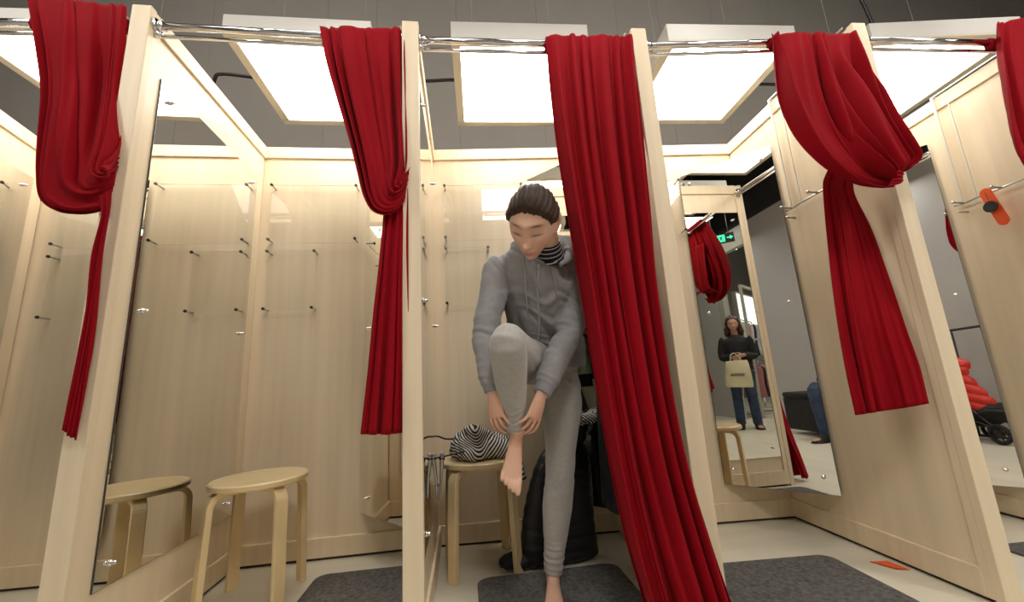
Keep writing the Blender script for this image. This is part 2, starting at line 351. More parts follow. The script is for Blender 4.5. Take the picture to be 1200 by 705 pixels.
# light panels over the cubicles
ll = ['leftmost square light panel', 'square light panel above the empty stool', 'square light panel above the woman', 'square light panel right of the drawn curtain', 'rightmost large light panel, partly behind a post']
LP = [(-1.134, -.55, .62, .60, .0), (-.085, -.545, .60, .60, .03), (.90, -.535, .62, .605, 0.), (1.93, -.55, .63, .60, -.01), (2.965, -.58, .74, .64, -.08)]
for i, (x, y, wx, wy, rz) in enumerate(LP):
    p = empty('light_panel', (x, y, 2.30), rz, ll[i], 'ceiling light', 'square light panels over the cubicles')
    f = .028
    MB().box((-.012, -.012, .012), (wx + .012, wy + .012, .10)).build('housing', M['housing'], p, bevel=.002)
    fr = MB(); o = .012
    fr.box((-o, -o, 0), (wx + o, f, .014)); fr.box((-o, wy - f, 0), (wx + o, wy + o, .014)); fr.box((-o, f, 0), (f, wy - f, .014)); fr.box((wx - f, f, 0), (wx + o, wy - f, .014))
    fr.build('frame', M['whiteframe'], p, bevel=.002)
    MB().box((f, f, .008), (wx - f, wy - f, .012)).build('diffuser', M['diffuser'], p)
    for qx in (.15, .85): MB().tube([(wx * qx, wy * .5, .09), (wx * qx, wy * .5, 2.1)], .0008, 6).build('suspension_wire', M['grey_wall'], p)
for k, wh_ in enumerate(['far left', 'left of the empty stool', 'in front of the woman', 'in front of the widest swag', 'far right']):
    wx = wy = .6; f = .028; o = .012
    p = empty('light_panel', (-.89 + .91 * k, -1.49, 2.60), 0, 'square light panel over the aisle, ' + wh_, 'ceiling light', 'aisle light panels')
    MB().box((-.012, -.012, .012), (wx + .012, wy + .012, .10)).build('housing', M['housing'], p, bevel=.002)
    fr = MB(); fr.box((-o, -o, 0), (wx + o, f, .014)); fr.box((-o, wy - f, 0), (wx + o, wy + o, .014)); fr.box((-o, f, 0), (f, wy - f, .014)); fr.box((wx - f, f, 0), (wx + o, wy - f, .014)); fr.build('frame', M['whiteframe'], p, bevel=.002)
    MB().box((f, f, .008), (wx - f, wy - f, .012)).build('diffuser', M['diffuser_soft'], p)
    for qx in (.15, .85): MB().tube([(wx * qx, wy * .5, .09), (wx * qx, wy * .5, 1.8)], .0008, 6).build('suspension_wire', M['grey_wall'], p)
cl = ['black cable running left from the light panel above the empty stool', 'black cable between the two middle light panels', 'short black cable right of the panel by the drawn curtain', 'black cable dropping to the rightmost light panel']
CP = [[(-.435, .10, 2.0), (-.435, .09, 2.2), (-.43, .0, 2.33), (-.425, -.08, 2.38), (-.40, -.12, 2.45), (-.36, -.12, 2.475), (-.2, -.1, 2.47), (-.10, -.1, 2.45), (-.105, -.1, 2.39)],
      [(.44, -.1, 2.39), (.50, -.1, 2.45), (.58, -.1, 2.462), (.74, -.1, 2.462), (.86, -.1, 2.47), (.96, -.1, 2.46), (1.0, -.1, 2.39)],
      [(2.50, -.1, 2.39), (2.56, -.1, 2.45), (2.7, -.1, 2.462), (2.85, -.1, 2.462), (2.95, -.1, 2.45), (3.0, -.1, 2.40)],
      [(3.28, -.3, 4.4), (3.30, -.3, 3.4), (3.31, -.3, 3.0), (3.345, -.3, 2.8), (3.37, -.3, 2.6), (3.39, -.3, 2.41)]]
for t_, pts in zip(cl, CP): setp(MB().tube(cat(pts, 6)[:, :3], .009, 8).build('cable', M['darkmetal'], None, smooth=True), t_, 'cable')

# ================================================================== STOOLS, MATS, SMALL THINGS
def make_stool(c, hs, rz, label, leg=.135, rs=.172):
    p = empty('stool', (c[0], c[1], 0), rz, label, 'stool', 'round bentwood stools')
    th = .024; n = 48; ring = [(rs - .006, hs - th), (rs, hs - th + .005), (rs, hs - .005), (rs - .006, hs)]; v = []; f = []
    for r, z in ring:
        for k in range(n): v.append((r * math.cos(2 * PI * k / n), r * math.sin(2 * PI * k / n), z))
    for j in range(3):
        for k in range(n): f.append((j * n + k, j * n + (k + 1) % n, (j + 1) * n + (k + 1) % n, (j + 1) * n + k))
    f.append(tuple(range(n - 1, -1, -1))); f.append(tuple(range(3 * n, 4 * n)))
    mk('seat', v, f, M['stool'], p)
    for k in range(4):
        a = PI / 4 + k * PI / 2; d = Vector((math.cos(a), math.sin(a), 0)); s = Vector((-d.y, d.x, 0)); R = leg * 1.27; w = .021; tk = .011; z1 = hs - th - tk
        prof = [(R * .25, z1)] + [(R - .045 + .045 * math.sin(t), z1 - .045 + .045 * math.cos(t)) for t in np.linspace(0, PI / 2, 8)] + [(R + .012, 0.0)]
        vv = []; ff = []; pr = np.array(prof); tg = np.gradient(pr, axis=0); tg /= np.linalg.norm(tg, axis=1)[:, None]
        tg[-1] = (0, -1)
        for (r, z), (tr_, tz) in zip(pr, tg):
            nx, nz = -tz, tr_
            for sx, sn in ((-w, -tk), (w, -tk), (w, tk), (-w, tk)):
                q = d * (r + nx * sn) + s * sx + Vector((0, 0, z + nz * sn if z > 0 else 0)); vv.append(q)
        m_ = len(prof)
        for j in range(m_ - 1):
            for q in range(4): ff.append((j * 4 + q, (j + 1) * 4 + q, (j + 1) * 4 + (q + 1) % 4, j * 4 + (q + 1) % 4))
        ff.append((0, 1, 2, 3)); ff.append(((m_ - 1) * 4 + 3, (m_ - 1) * 4 + 2, (m_ - 1) * 4 + 1, (m_ - 1) * 4))
        o = fixn(mk('leg', vv, ff, M['stool'], p)); b = o.modifiers.new('b', 'BEVEL'); b.width = .003; b.segments = 2; b.limit_method = 'ANGLE'; b.angle_limit = .8
    return p
make_stool((.075, -.335), .445, .10, 'empty round birch stool standing alone in the left cubicle')
make_stool((.94, -.21), .435, .12, 'round birch stool under the striped top, left of the woman')
make_stool((1.817, -.245), .43, .0, 'round birch stool hidden beside the drawn curtain, seen in the corner mirror', rs=.142, leg=.092)
def floor_mat(x0, x1, y0, y1, rz, label):
    cx, cy = (x0 + x1) / 2, (y0 + y1) / 2; p = []; r = .05; hx, hy = (x1 - x0) / 2, (y1 - y0) / 2
    for sx, sy, a0 in ((1, 1, 0), (-1, 1, PI / 2), (-1, -1, PI), (1, -1, 1.5 * PI)):
        for t in np.linspace(0, PI / 2, 7): p.append((sx * (hx - r) + r * math.cos(a0 + t), sy * (hy - r) + r * math.sin(a0 + t)))
    n = len(p); v = [(x, y, .0005) for x, y in p] + [(x, y, .007) for x, y in p] + [(x * .99, y * .985, .009) for x, y in p]
    f = [(j * n + k, j * n + (k + 1) % n, (j + 1) * n + (k + 1) % n, (j + 1) * n + k) for j in range(2) for k in range(n)] + [tuple(range(n - 1, -1, -1)), tuple(range(2 * n, 3 * n))]
    o = mk('floor_mat', v, f, M['mat'], None, loc=(cx, cy, 0)); o.rotation_euler[2] = rz
    setp(o, label, 'mat', 'grey floor mats')
floor_mat(.255, .90 - .17, -.56, -.165, .03, 'grey felt mat on the floor right of the empty stool')
floor_mat(.925, 1.49, -.72, -.335, .04, 'grey felt mat under the bare foot of the woman')
floor_mat(1.72, 2.315, -.83, -.425, -.03, 'grey felt mat on the floor right of the drawn curtain')
floor_mat(2.98, 3.40, -.83, -.50, 0, 'grey felt mat in the rightmost cubicle')
pp = mk('paper_slip', [(2.425, -.515, .001), (2.49, -.525, .001), (2.497, -.60, .001), (2.455, -.585, .004), (2.425, -.515, .003), (2.49, -.525, .003), (2.497, -.60, .003), (2.455, -.585, .006)],
        [(0, 3, 2, 1), (4, 5, 6, 7), (0, 1, 5, 4), (1, 2, 6, 5), (2, 3, 7, 6), (3, 0, 4, 7)], M['orange']); setp(pp, 'orange slip of paper on the floor against the right partition', 'paper')
# orange tag with black disc on the far right hook rack
p = empty('door_tag', (3.3600, -0.5652, 1.4989), 0, 'orange rounded door tag with a black disc, hung from the far right hook rack', 'tag')
tv = []; a = Vector((3.3600, -0.5557, 1.4994)) - Vector(p.location); b = Vector((3.3600, -0.5863, 1.3495)) - Vector(p.location); ax = (b - a).normalized(); sd = Vector((0, -ax.z, ax.y)); hw = .022; ring = []
for t in np.linspace(0, PI, 9): ring.append(b + ax * hw * math.sin(t) + sd * hw * math.cos(t))
for t in np.linspace(0, PI, 9): ring.append(a - ax * hw * math.sin(t) - sd * hw * math.cos(t))
n = len(ring); mk('plate', [q + Vector((.002, 0, 0)) for q in ring] + [q - Vector((.002, 0, 0)) for q in ring], [tuple(range(n)), tuple(range(2 * n - 1, n - 1, -1))] + [(k, k + n, (k + 1) % n + n, (k + 1) % n) for k in range(n)], M['orange'], p)
c = Vector((3.3350, -0.5745, 1.4222)) - Vector(p.location)
MB().tube([c + Vector((-.004, 0, 0)), c + Vector((.004, 0, .0))], .026, 24).build('disc', M['blackfab'], p)
MB().tube([a + Vector((-.003, 0, 0)), c + Vector((0, 0, .02))], .0015, 6).build('cord', M['darkmetal'], p)

# ================================================================== CURTAINS
def cloth(rows, nu=150, nv=10, folds=9, amp=.016, seed=1, drift=.25, fine=.3, amps=None, edge=.0):
    """cloth surface through rows of (left xyz, right xyz); pleats run from row to row"""
    rg = np.random.default_rng(seed); R = cat([list(a) + list(b) for a, b in rows], nv); V = len(R); u = np.linspace(0, 1, nu)
    P = R[:, None, :3] * (1 - u)[None, :, None] + R[:, None, 3:] * u[None, :, None]
    if amps is None: amps = [1] * len(rows)
    am = cat([[a, 0] for a in amps], nv)[:, 0]
    v = np.linspace(0, 1, V)[:, None]; uu = u[None, :]
    w = uu + .35 / folds * np.sin(2 * PI * (uu * 2.3 + rg.random())) + .25 / folds * np.sin(2 * PI * (uu * folds * .37 + rg.random() + v * drift))
    f = np.sin(2 * PI * (folds * w + drift * np.sin(2.2 * v + 5 * uu))); f = np.sign(f) * np.abs(f) ** .8
    g = np.sin(2 * PI * (folds * 1.9 * w + rg.random() + drift * v)) ; h = np.sin(2 * PI * (folds * .45 * w + rg.random() + .3 * v))
    q = np.sin(2 * PI * (folds * 3.7 * w + .6 * v + rg.random()))
    D = (f * (.65 + .35 * np.sin(2 * PI * (uu * 1.3 + .7 * v + rg.random()))) + fine * g + .5 * h + .12 * q)
    gu = np.gradient(P, axis=1); gv = np.gradient(P, axis=0); N = np.cross(gu, gv); N /= np.linalg.norm(N, axis=2)[..., None] + 1e-9
    # keep the normal smooth along the rows
    P = P + N * (D * am[:, None] * amp)[..., None]
    P = P + (gu / (np.linalg.norm(gu, axis=2)[..., None] + 1e-9)) * (np.cos(2 * PI * (folds * w)) * am[:, None] * amp * .45 * np.sin(PI * uu))[..., None]
    f_ = [(i * nu + j, i * nu + j + 1, (i + 1) * nu + j + 1, (i + 1) * nu + j) for i in range(V - 1) for j in range(nu - 1)]
    return P.reshape(-1, 3), f_
def cloth_part(name, parent, rows, m='red', th=.0022, **k):
    v, f = cloth(rows, **k); v = v - np.array(parent.location); o = mk(name, v, f, M[m], parent, smooth=True)
    s = o.modifiers.new('s', 'SOLIDIFY'); s.thickness = th; s.offset = 0; return o
def casing(parent, a, b, seed, folds):
    """rod pocket: ruffled sleeve round the rod between two points, standing a little above it"""
    rg = np.random.default_rng(seed); a = np.array(a); b = np.array(b); nu = folds * 12; nr = 14; v = []; f = []; ph = rg.random(8) * 6
    for i in range(nu + 1):
        t = i / nu; c = a * (1 - t) + b * t; r = .0160 + .0022 * math.sin(2 * PI * folds * t + ph[0]) + .0012 * math.sin(2 * PI * folds * 2.3 * t + ph[1])
        for k in range(nr): 
            an = 2 * PI * k / nr; hgt = 1.15 + .10 * math.sin(2 * PI * folds * 1.7 * t) if math.sin(an) > 0 else 1.7
            v.append(c + np.array([.003 * math.sin(5 * an + t * 40), r * math.cos(an), r * hgt * math.sin(an) - .002]))
    for i in range(nu):
        for k in range(nr): f.append((i * nr + k, i * nr + (k + 1) % nr, (i + 1) * nr + (k + 1) % nr, (i + 1) * nr + k))
    f.append(tuple(range(nr - 1, -1, -1))); f.append(tuple(nu * nr + k for k in range(nr)))
    return mk('casing', np.array(v) - np.array(parent.location), f, M['red'], parent, smooth=True)
def rodpt(i, t): 
    a, b = RODS[i]; return tuple(a * (1 - t) + b * t)
def rodx(i, x):
    a, b = RODS[i]; return (x - a.x) / (b.x - a.x)
def curtain(i, xa, xb, label, folds, seed):
    c = empty('curtain', rodpt(i, rodx(i, (xa + xb) / 2)), 0, label, 'curtain', 'red cubicle curtains')
    casing(c, rodpt(i, rodx(i, xa)), rodpt(i, rodx(i, xb)), seed, folds); return c

# the long curtain hanging loose and drawn aside
c = curtain(2, 1.265, 1.600, 'long red curtain hanging loose to the floor, drawn right of the woman', 15, 3)
cloth_part('drape', c, [((1.2653, -0.8200, 2.0589), (1.6445, -0.8140, 2.0702)), ((1.2663, -0.8210, 1.9846), (1.6352, -0.8150, 1.9977)), ((1.2679, -0.8220, 1.8339), (1.6229, -0.8150, 1.8436)), ((1.2761, -0.8260, 1.5827), (1.6038, -0.8180, 1.5689)),
    ((1.2931, -0.8300, 1.3165), (1.5903, -0.8250, 1.3126)), ((1.3084, -0.8450, 1.0964), (1.5741, -0.8350, 1.0602)), ((1.3195, -0.8600, 0.8664), (1.5665, -0.8550, 0.8551)), ((1.3292, -0.8750, 0.6561), (1.5641, -0.8750, 0.6674)),
    ((1.3403, -0.8900, 0.4635), (1.5733, -0.8950, 0.4712)), ((1.3573, -0.9050, 0.2866), (1.5969, -0.9200, 0.2717)), ((1.3806, -0.9150, 0.1517), (1.6141, -0.9400, 0.1416)), ((1.3951, -0.9200, 0.0426), (1.6345, -0.9500, 0.0256))],
    nu=260, folds=6.5, amp=.025, seed=11, drift=.12, fine=.42, amps=[.2, .4, .6, .8, .9, 1, 1, 1.05, 1.1, 1.25, 1.4, 1.5])
# tied curtain, leftmost
c = curtain(0, -.515, -.188, 'leftmost red curtain, looped up and tied beside the slanting post', 8, 5)
cloth_part('drape', c, [((-0.5224, -0.8620, 2.1339), (-0.2067, -0.8620, 2.0989)), ((-0.4794, -0.8680, 2.0216), (-0.1918, -0.8660, 1.9632)), ((-0.4379, -0.8650, 1.8758), (-0.1867, -0.8600, 1.8024)), ((-0.3986, -0.8750, 1.7400), (-0.1689, -0.8750, 1.6792)),
    ((-0.3752, -0.8850, 1.5809), (-0.1487, -0.8950, 1.5737)), ((-0.3633, -0.8850, 1.4649), (-0.1378, -0.9100, 1.5112)), ((-0.3445, -0.8800, 1.3773), (-0.1384, -0.9200, 1.4708)), ((-0.2960, -0.8750, 1.3373), (-0.1354, -0.9250, 1.4453)), ((-0.2376, -0.8700, 1.3272), (-0.1268, -0.9250, 1.4508)), ((-0.1859, -0.8750, 1.3295), (-0.1356, -0.9100, 1.4767)), ((-0.1584, -0.8600, 1.3526), (-0.1407, -0.8800, 1.5123))],
    nu=200, folds=4, amp=.020, seed=4, drift=.25, fine=.2, amps=[.25, .6, 1.1, 1.2, 1.2, 1, .8, .6, .45, .3, .12])
cloth_part('inner_fold', c, [((-0.3591, -0.8600, 1.3761), (-0.1855, -0.8700, 1.4716)), ((-0.3665, -0.8300, 1.4226), (-0.2122, -0.8400, 1.5191)), ((-0.3932, -0.8200, 1.5630), (-0.2330, -0.8300, 1.6491)), ((-0.4489, -0.8200, 1.8500), (-0.2217, -0.8300, 1.8443))], nu=60, folds=4, amp=.006, seed=8)
cloth_part('tail', c, [((-0.1784, -0.8850, 1.3721), (-0.1390, -0.8850, 1.3996)), ((-0.1570, -0.8880, 1.3039), (-0.1307, -0.8880, 1.3198)), ((-0.1644, -0.8900, 1.1854), (-0.1273, -0.8900, 1.1843)), ((-0.1585, -0.8900, 1.0319), (-0.1246, -0.8900, 1.0305)),
    ((-0.1581, -0.8900, 0.8627), (-0.1274, -0.8900, 0.8611)), ((-0.1631, -0.8900, 0.6969), (-0.1333, -0.8900, 0.6663))], nu=60, folds=1.3, amp=.006, seed=6, amps=[.5, .8, 1, 1, 1, 1])
# tied curtain above the empty stool
c = curtain(1, .432, .714, 'red curtain looped up and tied above the grey mat, left of the woman', 9, 7)
cloth_part('drape', c, [((0.4304, -0.8380, 2.0533), (0.7285, -0.8220, 2.0740)), ((0.4609, -0.8420, 1.9058), (0.7320, -0.8260, 1.9252)), ((0.5095, -0.8400, 1.7253), (0.7334, -0.8200, 1.7418)), ((0.5553, -0.8550, 1.5670), (0.7377, -0.8300, 1.5989)),
    ((0.5857, -0.8650, 1.4510), (0.7400, -0.8450, 1.5080)), ((0.6077, -0.8700, 1.3661), (0.7340, -0.8600, 1.4583)), ((0.6313, -0.8650, 1.3233), (0.7256, -0.8750, 1.4284)), ((0.6681, -0.8600, 1.3100), (0.7183, -0.8800, 1.4166)), ((0.7025, -0.8550, 1.3234), (0.7256, -0.8750, 1.4284)), ((0.7302, -0.8400, 1.3664), (0.7493, -0.8500, 1.4859))],
    nu=180, folds=4.5, amp=.019, seed=21, drift=.2, fine=.28, amps=[.25, .7, 1.1, 1.1, 1, .8, .6, .4, .25, .1])
cloth_part('inner_fold', c, [((0.6218, -0.8500, 1.3393), (0.7218, -0.8550, 1.4269)), ((0.6242, -0.8200, 1.4122), (0.7220, -0.8250, 1.4877)), ((0.5996, -0.8000, 1.5691), (0.7235, -0.8000, 1.6019)), ((0.5605, -0.8000, 1.7738), (0.7221, -0.7900, 1.7826))], nu=60, folds=4, amp=.006, seed=8)
cloth_part('tail', c, [((0.6608, -0.8300, 1.3755), (0.7406, -0.8150, 1.5063)), ((0.6590, -0.8320, 1.3043), (0.7408, -0.8200, 1.3633)), ((0.6475, -0.8350, 1.1502), (0.7400, -0.8200, 1.1812)), ((0.6321, -0.8400, 0.9818), (0.7419, -0.8200, 0.9944)),
    ((0.6181, -0.8450, 0.7979), (0.7436, -0.8200, 0.8046)), ((0.6027, -0.8500, 0.6286), (0.7427, -0.8200, 0.6209))], nu=140, folds=1.9, amp=.017, seed=23, fine=.15, drift=.1, amps=[.3, .6, .9, 1, 1.15, 1.3])
# widest swag, right
c = curtain(3, 2.18, 2.503, 'red curtain swagged widely over the right post and tied', 11, 9)
cloth_part('drape', c, [((2.1824, -0.8380, 2.0673), (2.5357, -0.8680, 2.0579)), ((2.1485, -0.8620, 1.9166), (2.5091, -0.8880, 1.9300)), ((2.1188, -0.8850, 1.7536), (2.4988, -0.9000, 1.8118)), ((2.1133, -0.9050, 1.6242), (2.4771, -0.9250, 1.6955)),
    ((2.1277, -0.9200, 1.5181), (2.4731, -0.9450, 1.5959)), ((2.1604, -0.9300, 1.4421), (2.4834, -0.9600, 1.5241)), ((2.2080, -0.9350, 1.3900), (2.5033, -0.9650, 1.4741)), ((2.2706, -0.9350, 1.3570), (2.5122, -0.9650, 1.4477)), ((2.3505, -0.9300, 1.3457), (2.4887, -0.9550, 1.4277)), ((2.4354, -0.9200, 1.3529), (2.4598, -0.9400, 1.4039))],
    nu=240, folds=4.6, amp=.025, seed=31, drift=.45, fine=.45, amps=[.25, .8, 1.1, 1.25, 1.3, 1.2, 1.0, .8, .5, .2])
cloth_part('inner_fold', c, [((2.2204, -0.9150, 1.4042), (2.5143, -0.9350, 1.4594)), ((2.3031, -0.8800, 1.4739), (2.5515, -0.9000, 1.5468)), ((2.2889, -0.8600, 1.6279), (2.5304, -0.8800, 1.6869)), ((2.2426, -0.8500, 1.8593), (2.5212, -0.8600, 1.8933))], nu=60, folds=4, amp=.006, seed=8)
cloth_part('knot', c, [((2.3787, -0.9500, 1.3380), (2.4194, -0.9620, 1.3950)), ((2.4047, -0.9620, 1.3409), (2.4287, -0.9660, 1.3862)), ((2.4396, -0.9500, 1.3596), (2.4508, -0.9500, 1.3885)), ((2.4584, -0.9200, 1.3888), (2.4704, -0.9200, 1.4085))], nu=40, folds=2, amp=.003, seed=3)
cloth_part('tail', c, [((2.2658, -0.8600, 1.4516), (2.3820, -0.8600, 1.4503)), ((2.2996, -0.8000, 1.4353), (2.4238, -0.8000, 1.4336)), ((2.3295, -0.7600, 1.3908), (2.4748, -0.7500, 1.3933)), ((2.3396, -0.7300, 1.2679), (2.5026, -0.7500, 1.2559)), ((2.3231, -0.7200, 1.0632), (2.4976, -0.7700, 1.0442)),
    ((2.3048, -0.7200, 0.8658), (2.4771, -0.8000, 0.8633)), ((2.2981, -0.7200, 0.7087), (2.4688, -0.8200, 0.7266)), ((2.2979, -0.7200, 0.5696), (2.4509, -0.8400, 0.6021))], nu=180, folds=3.2, amp=.016, seed=33, fine=.2, drift=.12, amps=[.3, .4, .6, .8, .9, 1., 1.1, 1.1])
# rightmost, mostly out of the picture
c = curtain(4, 3.15, 3.38, 'red curtain edge at the far right of the picture', 7, 13)
cloth_part('drape', c, [((3.1757, -0.8650, 2.1155), (3.5650, -0.8650, 2.2056)), ((3.1269, -0.8700, 1.9670), (3.4918, -0.8800, 2.0360)), ((3.0794, -0.8850, 1.8203), (3.4269, -0.9000, 1.8916)), ((3.0317, -0.9000, 1.6552), (3.3689, -0.9250, 1.7512)),
    ((3.0062, -0.9100, 1.5387), (3.3505, -0.9400, 1.6450)), ((3.0051, -0.9200, 1.4442), (3.3417, -0.9500, 1.5648)), ((3.0526, -0.9250, 1.3788), (3.3501, -0.9550, 1.5255)), ((3.1641, -0.9200, 1.3664), (3.3245, -0.9500, 1.4864))],
    nu=160, folds=5, amp=.015, seed=41, drift=.3, amps=[.4, .9, 1.1, 1.2, 1.2, 1, .8, .5])
if 0: cloth_part('tail', c, [((3.1503, -0.9000, 1.4371), (3.2988, -0.9000, 1.4357)), ((3.0785, -0.9000, 1.2154), (3.2454, -0.9100, 1.2074)), ((3.0191, -0.9000, 0.9922), (3.2228, -0.9200, 0.9798)), ((2.9257, -0.9100, 0.6429), (3.1778, -0.9400, 0.6843))], nu=80, folds=3, amp=.014, seed=43)

# ================================================================== PEOPLE
def smoothstep(a, b, x): t = np.clip((x - a) / (b - a), 0, 1); return t * t * (3 - 2 * t)
def basis(fwd, up_):
    f = Vector(fwd).normalized(); u = Vector(up_); u = (u - f * u.dot(f)).normalized(); s = f.cross(u)   # s: to the figure's own left is -s
    return np.array(s), np.array(f), np.array(u)
def head_local(nu=72, nv=56):
    """closed head surface in local axes: x side, y forward, z up; about 0.23 high, origin at ear height"""
    v = []; f = []
    for i in range(nv + 1):
        a = PI * i / nv
        for j in range(nu):
            b = 2 * PI * j / nu
            v.append((math.sin(a) * math.cos(b), math.sin(a) * math.sin(b), math.cos(a)))
    p = np.array(v); x, y, z = p.T
    X = x * .074; Y = y * .093; Z = z * .112 + .0
    lo = smoothstep(.0, -.105, Z)                                   # jaw
    X = X * (1 - .40 * lo); Y = np.where(Y > 0, Y * (1 - .10 * lo), Y * (1 - .50 * lo)) + .018 * lo
    Y = np.where(Y > 0, Y * (1 - .06 * smoothstep(.02, .09, Z)), Y * 1.02)
    fr = smoothstep(.035, .08, Y)
    Y = Y - .006 * fr * np.exp(-(Z / .08) ** 2)                      # flatter face
    g = lambda cx, cz, sx, sz: np.exp(-((X - cx) / sx) ** 2 - ((Z - cz) / sz) ** 2) * (y > 0)
    Y = Y + .007 * g(0, .034, .045, .010)                            # brow ridge
    for s in (-1, 1):
        Y = Y - .016 * g(s * .031, .012, .017, .013)                 # sockets
        Y = Y + .0075 * g(s * .031, .008, .013, .008)                # closed lids
        Y = Y + .006 * g(s * .043, -.022, .020, .018)                # cheek bones
        Y = Y + .006 * g(s * .012, -.037, .007, .006)                # nostrils
    Y = Y + .024 * g(0, -.031, .0095, .012) + .011 * g(0, -.010, .0085, .022) + .005 * g(0, .012, .009, .018)
    Y = Y + .009 * g(0, -.060, .022, .0045) + .010 * g(0, -.071, .018, .006) - .005 * g(0, -.0655, .022, .0022) - .003 * g(0, -.048, .006, .006)
    Y = Y + .008 * g(0, -.098, .020, .014) - .004 * g(0, -.083, .022, .006)
    for i in range(nv):
        for j in range(nu): f.append((i * nu + j, (i + 1) * nu + j, (i + 1) * nu + (j + 1) % nu, i * nu + (j + 1) % nu))
    return np.stack([X, Y, Z], 1), f
def to_world(p, c, B, s=1.): return np.array(c) + s * (p[:, :1] * B[0] + p[:, 1:2] * B[1] + p[:, 2:3] * B[2])
def ear(mb, c, B, s, side):
    pts = [(side * .072, -.004, .022), (side * .079, -.012, .030), (side * .083, -.020, .020), (side * .082, -.020, .002), (side * .076, -.012, -.018), (side * .071, -.002, -.026), (side * .070, .002, -.012)]
    q = to_world(np.array(pts), c, B, s); v, f = loft_vf(q, [(.004 * s, .007 * s), (.005 * s, .008 * s), (.005 * s, .009 * s), (.005 * s, .010 * s), (.005 * s, .010 * s), (.005 * s, .007 * s), (.003 * s, .004 * s)], 10, B[0], 3)
    mb.add(v, f)
def hand(mb, wrist, d, nrm, thumb, curl=(.5, .5, .5, .5), spread=.06, s=1., thumb_dir=None, tc=.4):
    """palm and five fingers. d: wrist to knuckles; nrm: out of the palm; thumb: +1/-1 along nrm x d"""
    w0 = np.array(wrist, float); d = np.array(d, float); d /= np.linalg.norm(d); n = np.array(nrm, float); n -= d * (n @ d); n /= np.linalg.norm(n); sd = np.cross(n, d) * thumb
    L = .088 * s
    v, f = loft_vf([w0 - d * .03 * s, w0, w0 + d * L * .35, w0 + d * L * .75, w0 + d * L * 1.0], [(.022 * s, .017 * s), (.024 * s, .0165 * s), (.032 * s, .0165 * s), (.036 * s, .0140 * s), (.032 * s, .010 * s)], 16, sd, 3); mb.add(v, f)
    for k in range(4):
        off = (1.5 - k) * .0200 * s; Lf = [.036, .041, .038, .030][k] * s; p = w0 + d * (L * [.97, 1.02, .98, .90][k]) + sd * off; a = spread * (1.5 - k); u = d * math.cos(a) + sd * math.sin(a)
        r0 = [.0076, .0079, .0075, .0068][k] * s; pts = [p - u * .02 * s, p]; rr = [r0 * .95, r0]; ang = 0.
        for j, (lf, cc) in enumerate(((1., .75), (.68, 1.), (.56, .65))):
            ang += curl[k] * cc; q = u * math.cos(ang) + n * math.sin(ang); p = p + q * Lf * lf; pts.append(p); rr.append(r0 * (.93, .84, .66)[j])
        v, f = loft_vf(pts, [(r, r) for r in rr], 12, sd, 3); mb.add(v, f); mb.ball(pts[-1], rr[-1] * .98, 5)
    td = np.array(thumb_dir if thumb_dir is not None else (d * .75 + sd * .65 + n * .25), float); td /= np.linalg.norm(td)
    p = w0 + d * .018 * s + sd * .018 * s + n * .004 * s; p1 = p + (td * .6 + sd * .3) * .034 * s; p2 = p1 + td * .030 * s; t3 = td * math.cos(tc) + (d * .8 + n * .5) * math.sin(tc); t3 /= np.linalg.norm(t3); p3 = p2 + t3 * .024 * s
    v, f = loft_vf([p, p1, p2, p3], [(.012 * s, .013 * s), (.0115 * s, .0115 * s), (.0098 * s, .0095 * s), (.0072 * s, .007 * s)], 12, sd, 3); mb.add(v, f); mb.ball(p3, .0074 * s, 5)
def foot(mb, ankle, toe, upv, side, s=1., arch=1.):
    """foot from ankle joint to toe tips; upv: instep direction; side: +1 if the big toe lies towards (toe-ankle) x up"""
    a = np.array(ankle, float); t = np.array(toe, float); u = np.array(upv, float); u /= np.linalg.norm(u); base = a - u * .055 * s
    d = t - base; d -= u * (d @ u) * 1.; L = np.linalg.norm(d); d /= L; sd = np.cross(d, u) * side
    heel = base - d * .050 * s + u * .022 * s
    v, f = loft_vf([heel - d * .012 * s, heel + d * .012 * s, base + d * .02 * s + u * .028 * s, base + d * L * .32 + u * .026 * s, base + d * L * .55 + u * .019 * s, base + d * L * .78 + u * .012 * s, base + d * L * .86 + u * .009 * s],
                   [(.010 * s, .012 * s), (.025 * s, .023 * s), (.027 * s, .031 * s), (.030 * s, .026 * s), (.036 * s, .018 * s), (.041 * s, .0125 * s), (.038 * s, .008 * s)], 18, sd, 3); mb.add(v, f)
    v, f = loft_vf([a + u * .05 * s, a, base + d * .012 * s + u * .03 * s], [(.023 * s, .026 * s), (.027 * s, .030 * s), (.026 * s, .032 * s)], 16, sd, 3); mb.add(v, f)
    v, f = loft_vf([a + u * .03 * s - d * .012 * s, a + d * .012 * s, base + d * L * .35 + u * .034 * s], [(.02 * s, .022 * s), (.024 * s, .024 * s), (.022 * s, .012 * s)], 14, sd, 3); mb.add(v, f)
    for k in range(5):
        o = (.031 - .0158 * k - (.003 if k else 0)) * s; ln = [.048, .046, .041, .035, .029][k] * s; r = [.0118, .0082, .0078, .0074, .0076][k] * s; st = base + d * (L * (.80 - .022 * k) ) + sd * o + u * .010 * s
        v, f = loft_vf([st, st + d * ln * .5 + u * .006 * s, st + d * ln * .9 + u * .001 * s, st + d * ln * 1.12 - u * .004 * s], [(r, r * .9), (r * .92, r * .85), (r * 1.02, r * .9), (r * .7, r * .6)], 10, sd, 3); mb.add(v, f); mb.ball(st + d * ln * 1.08 - u * .003 * s, r * .8, 5)

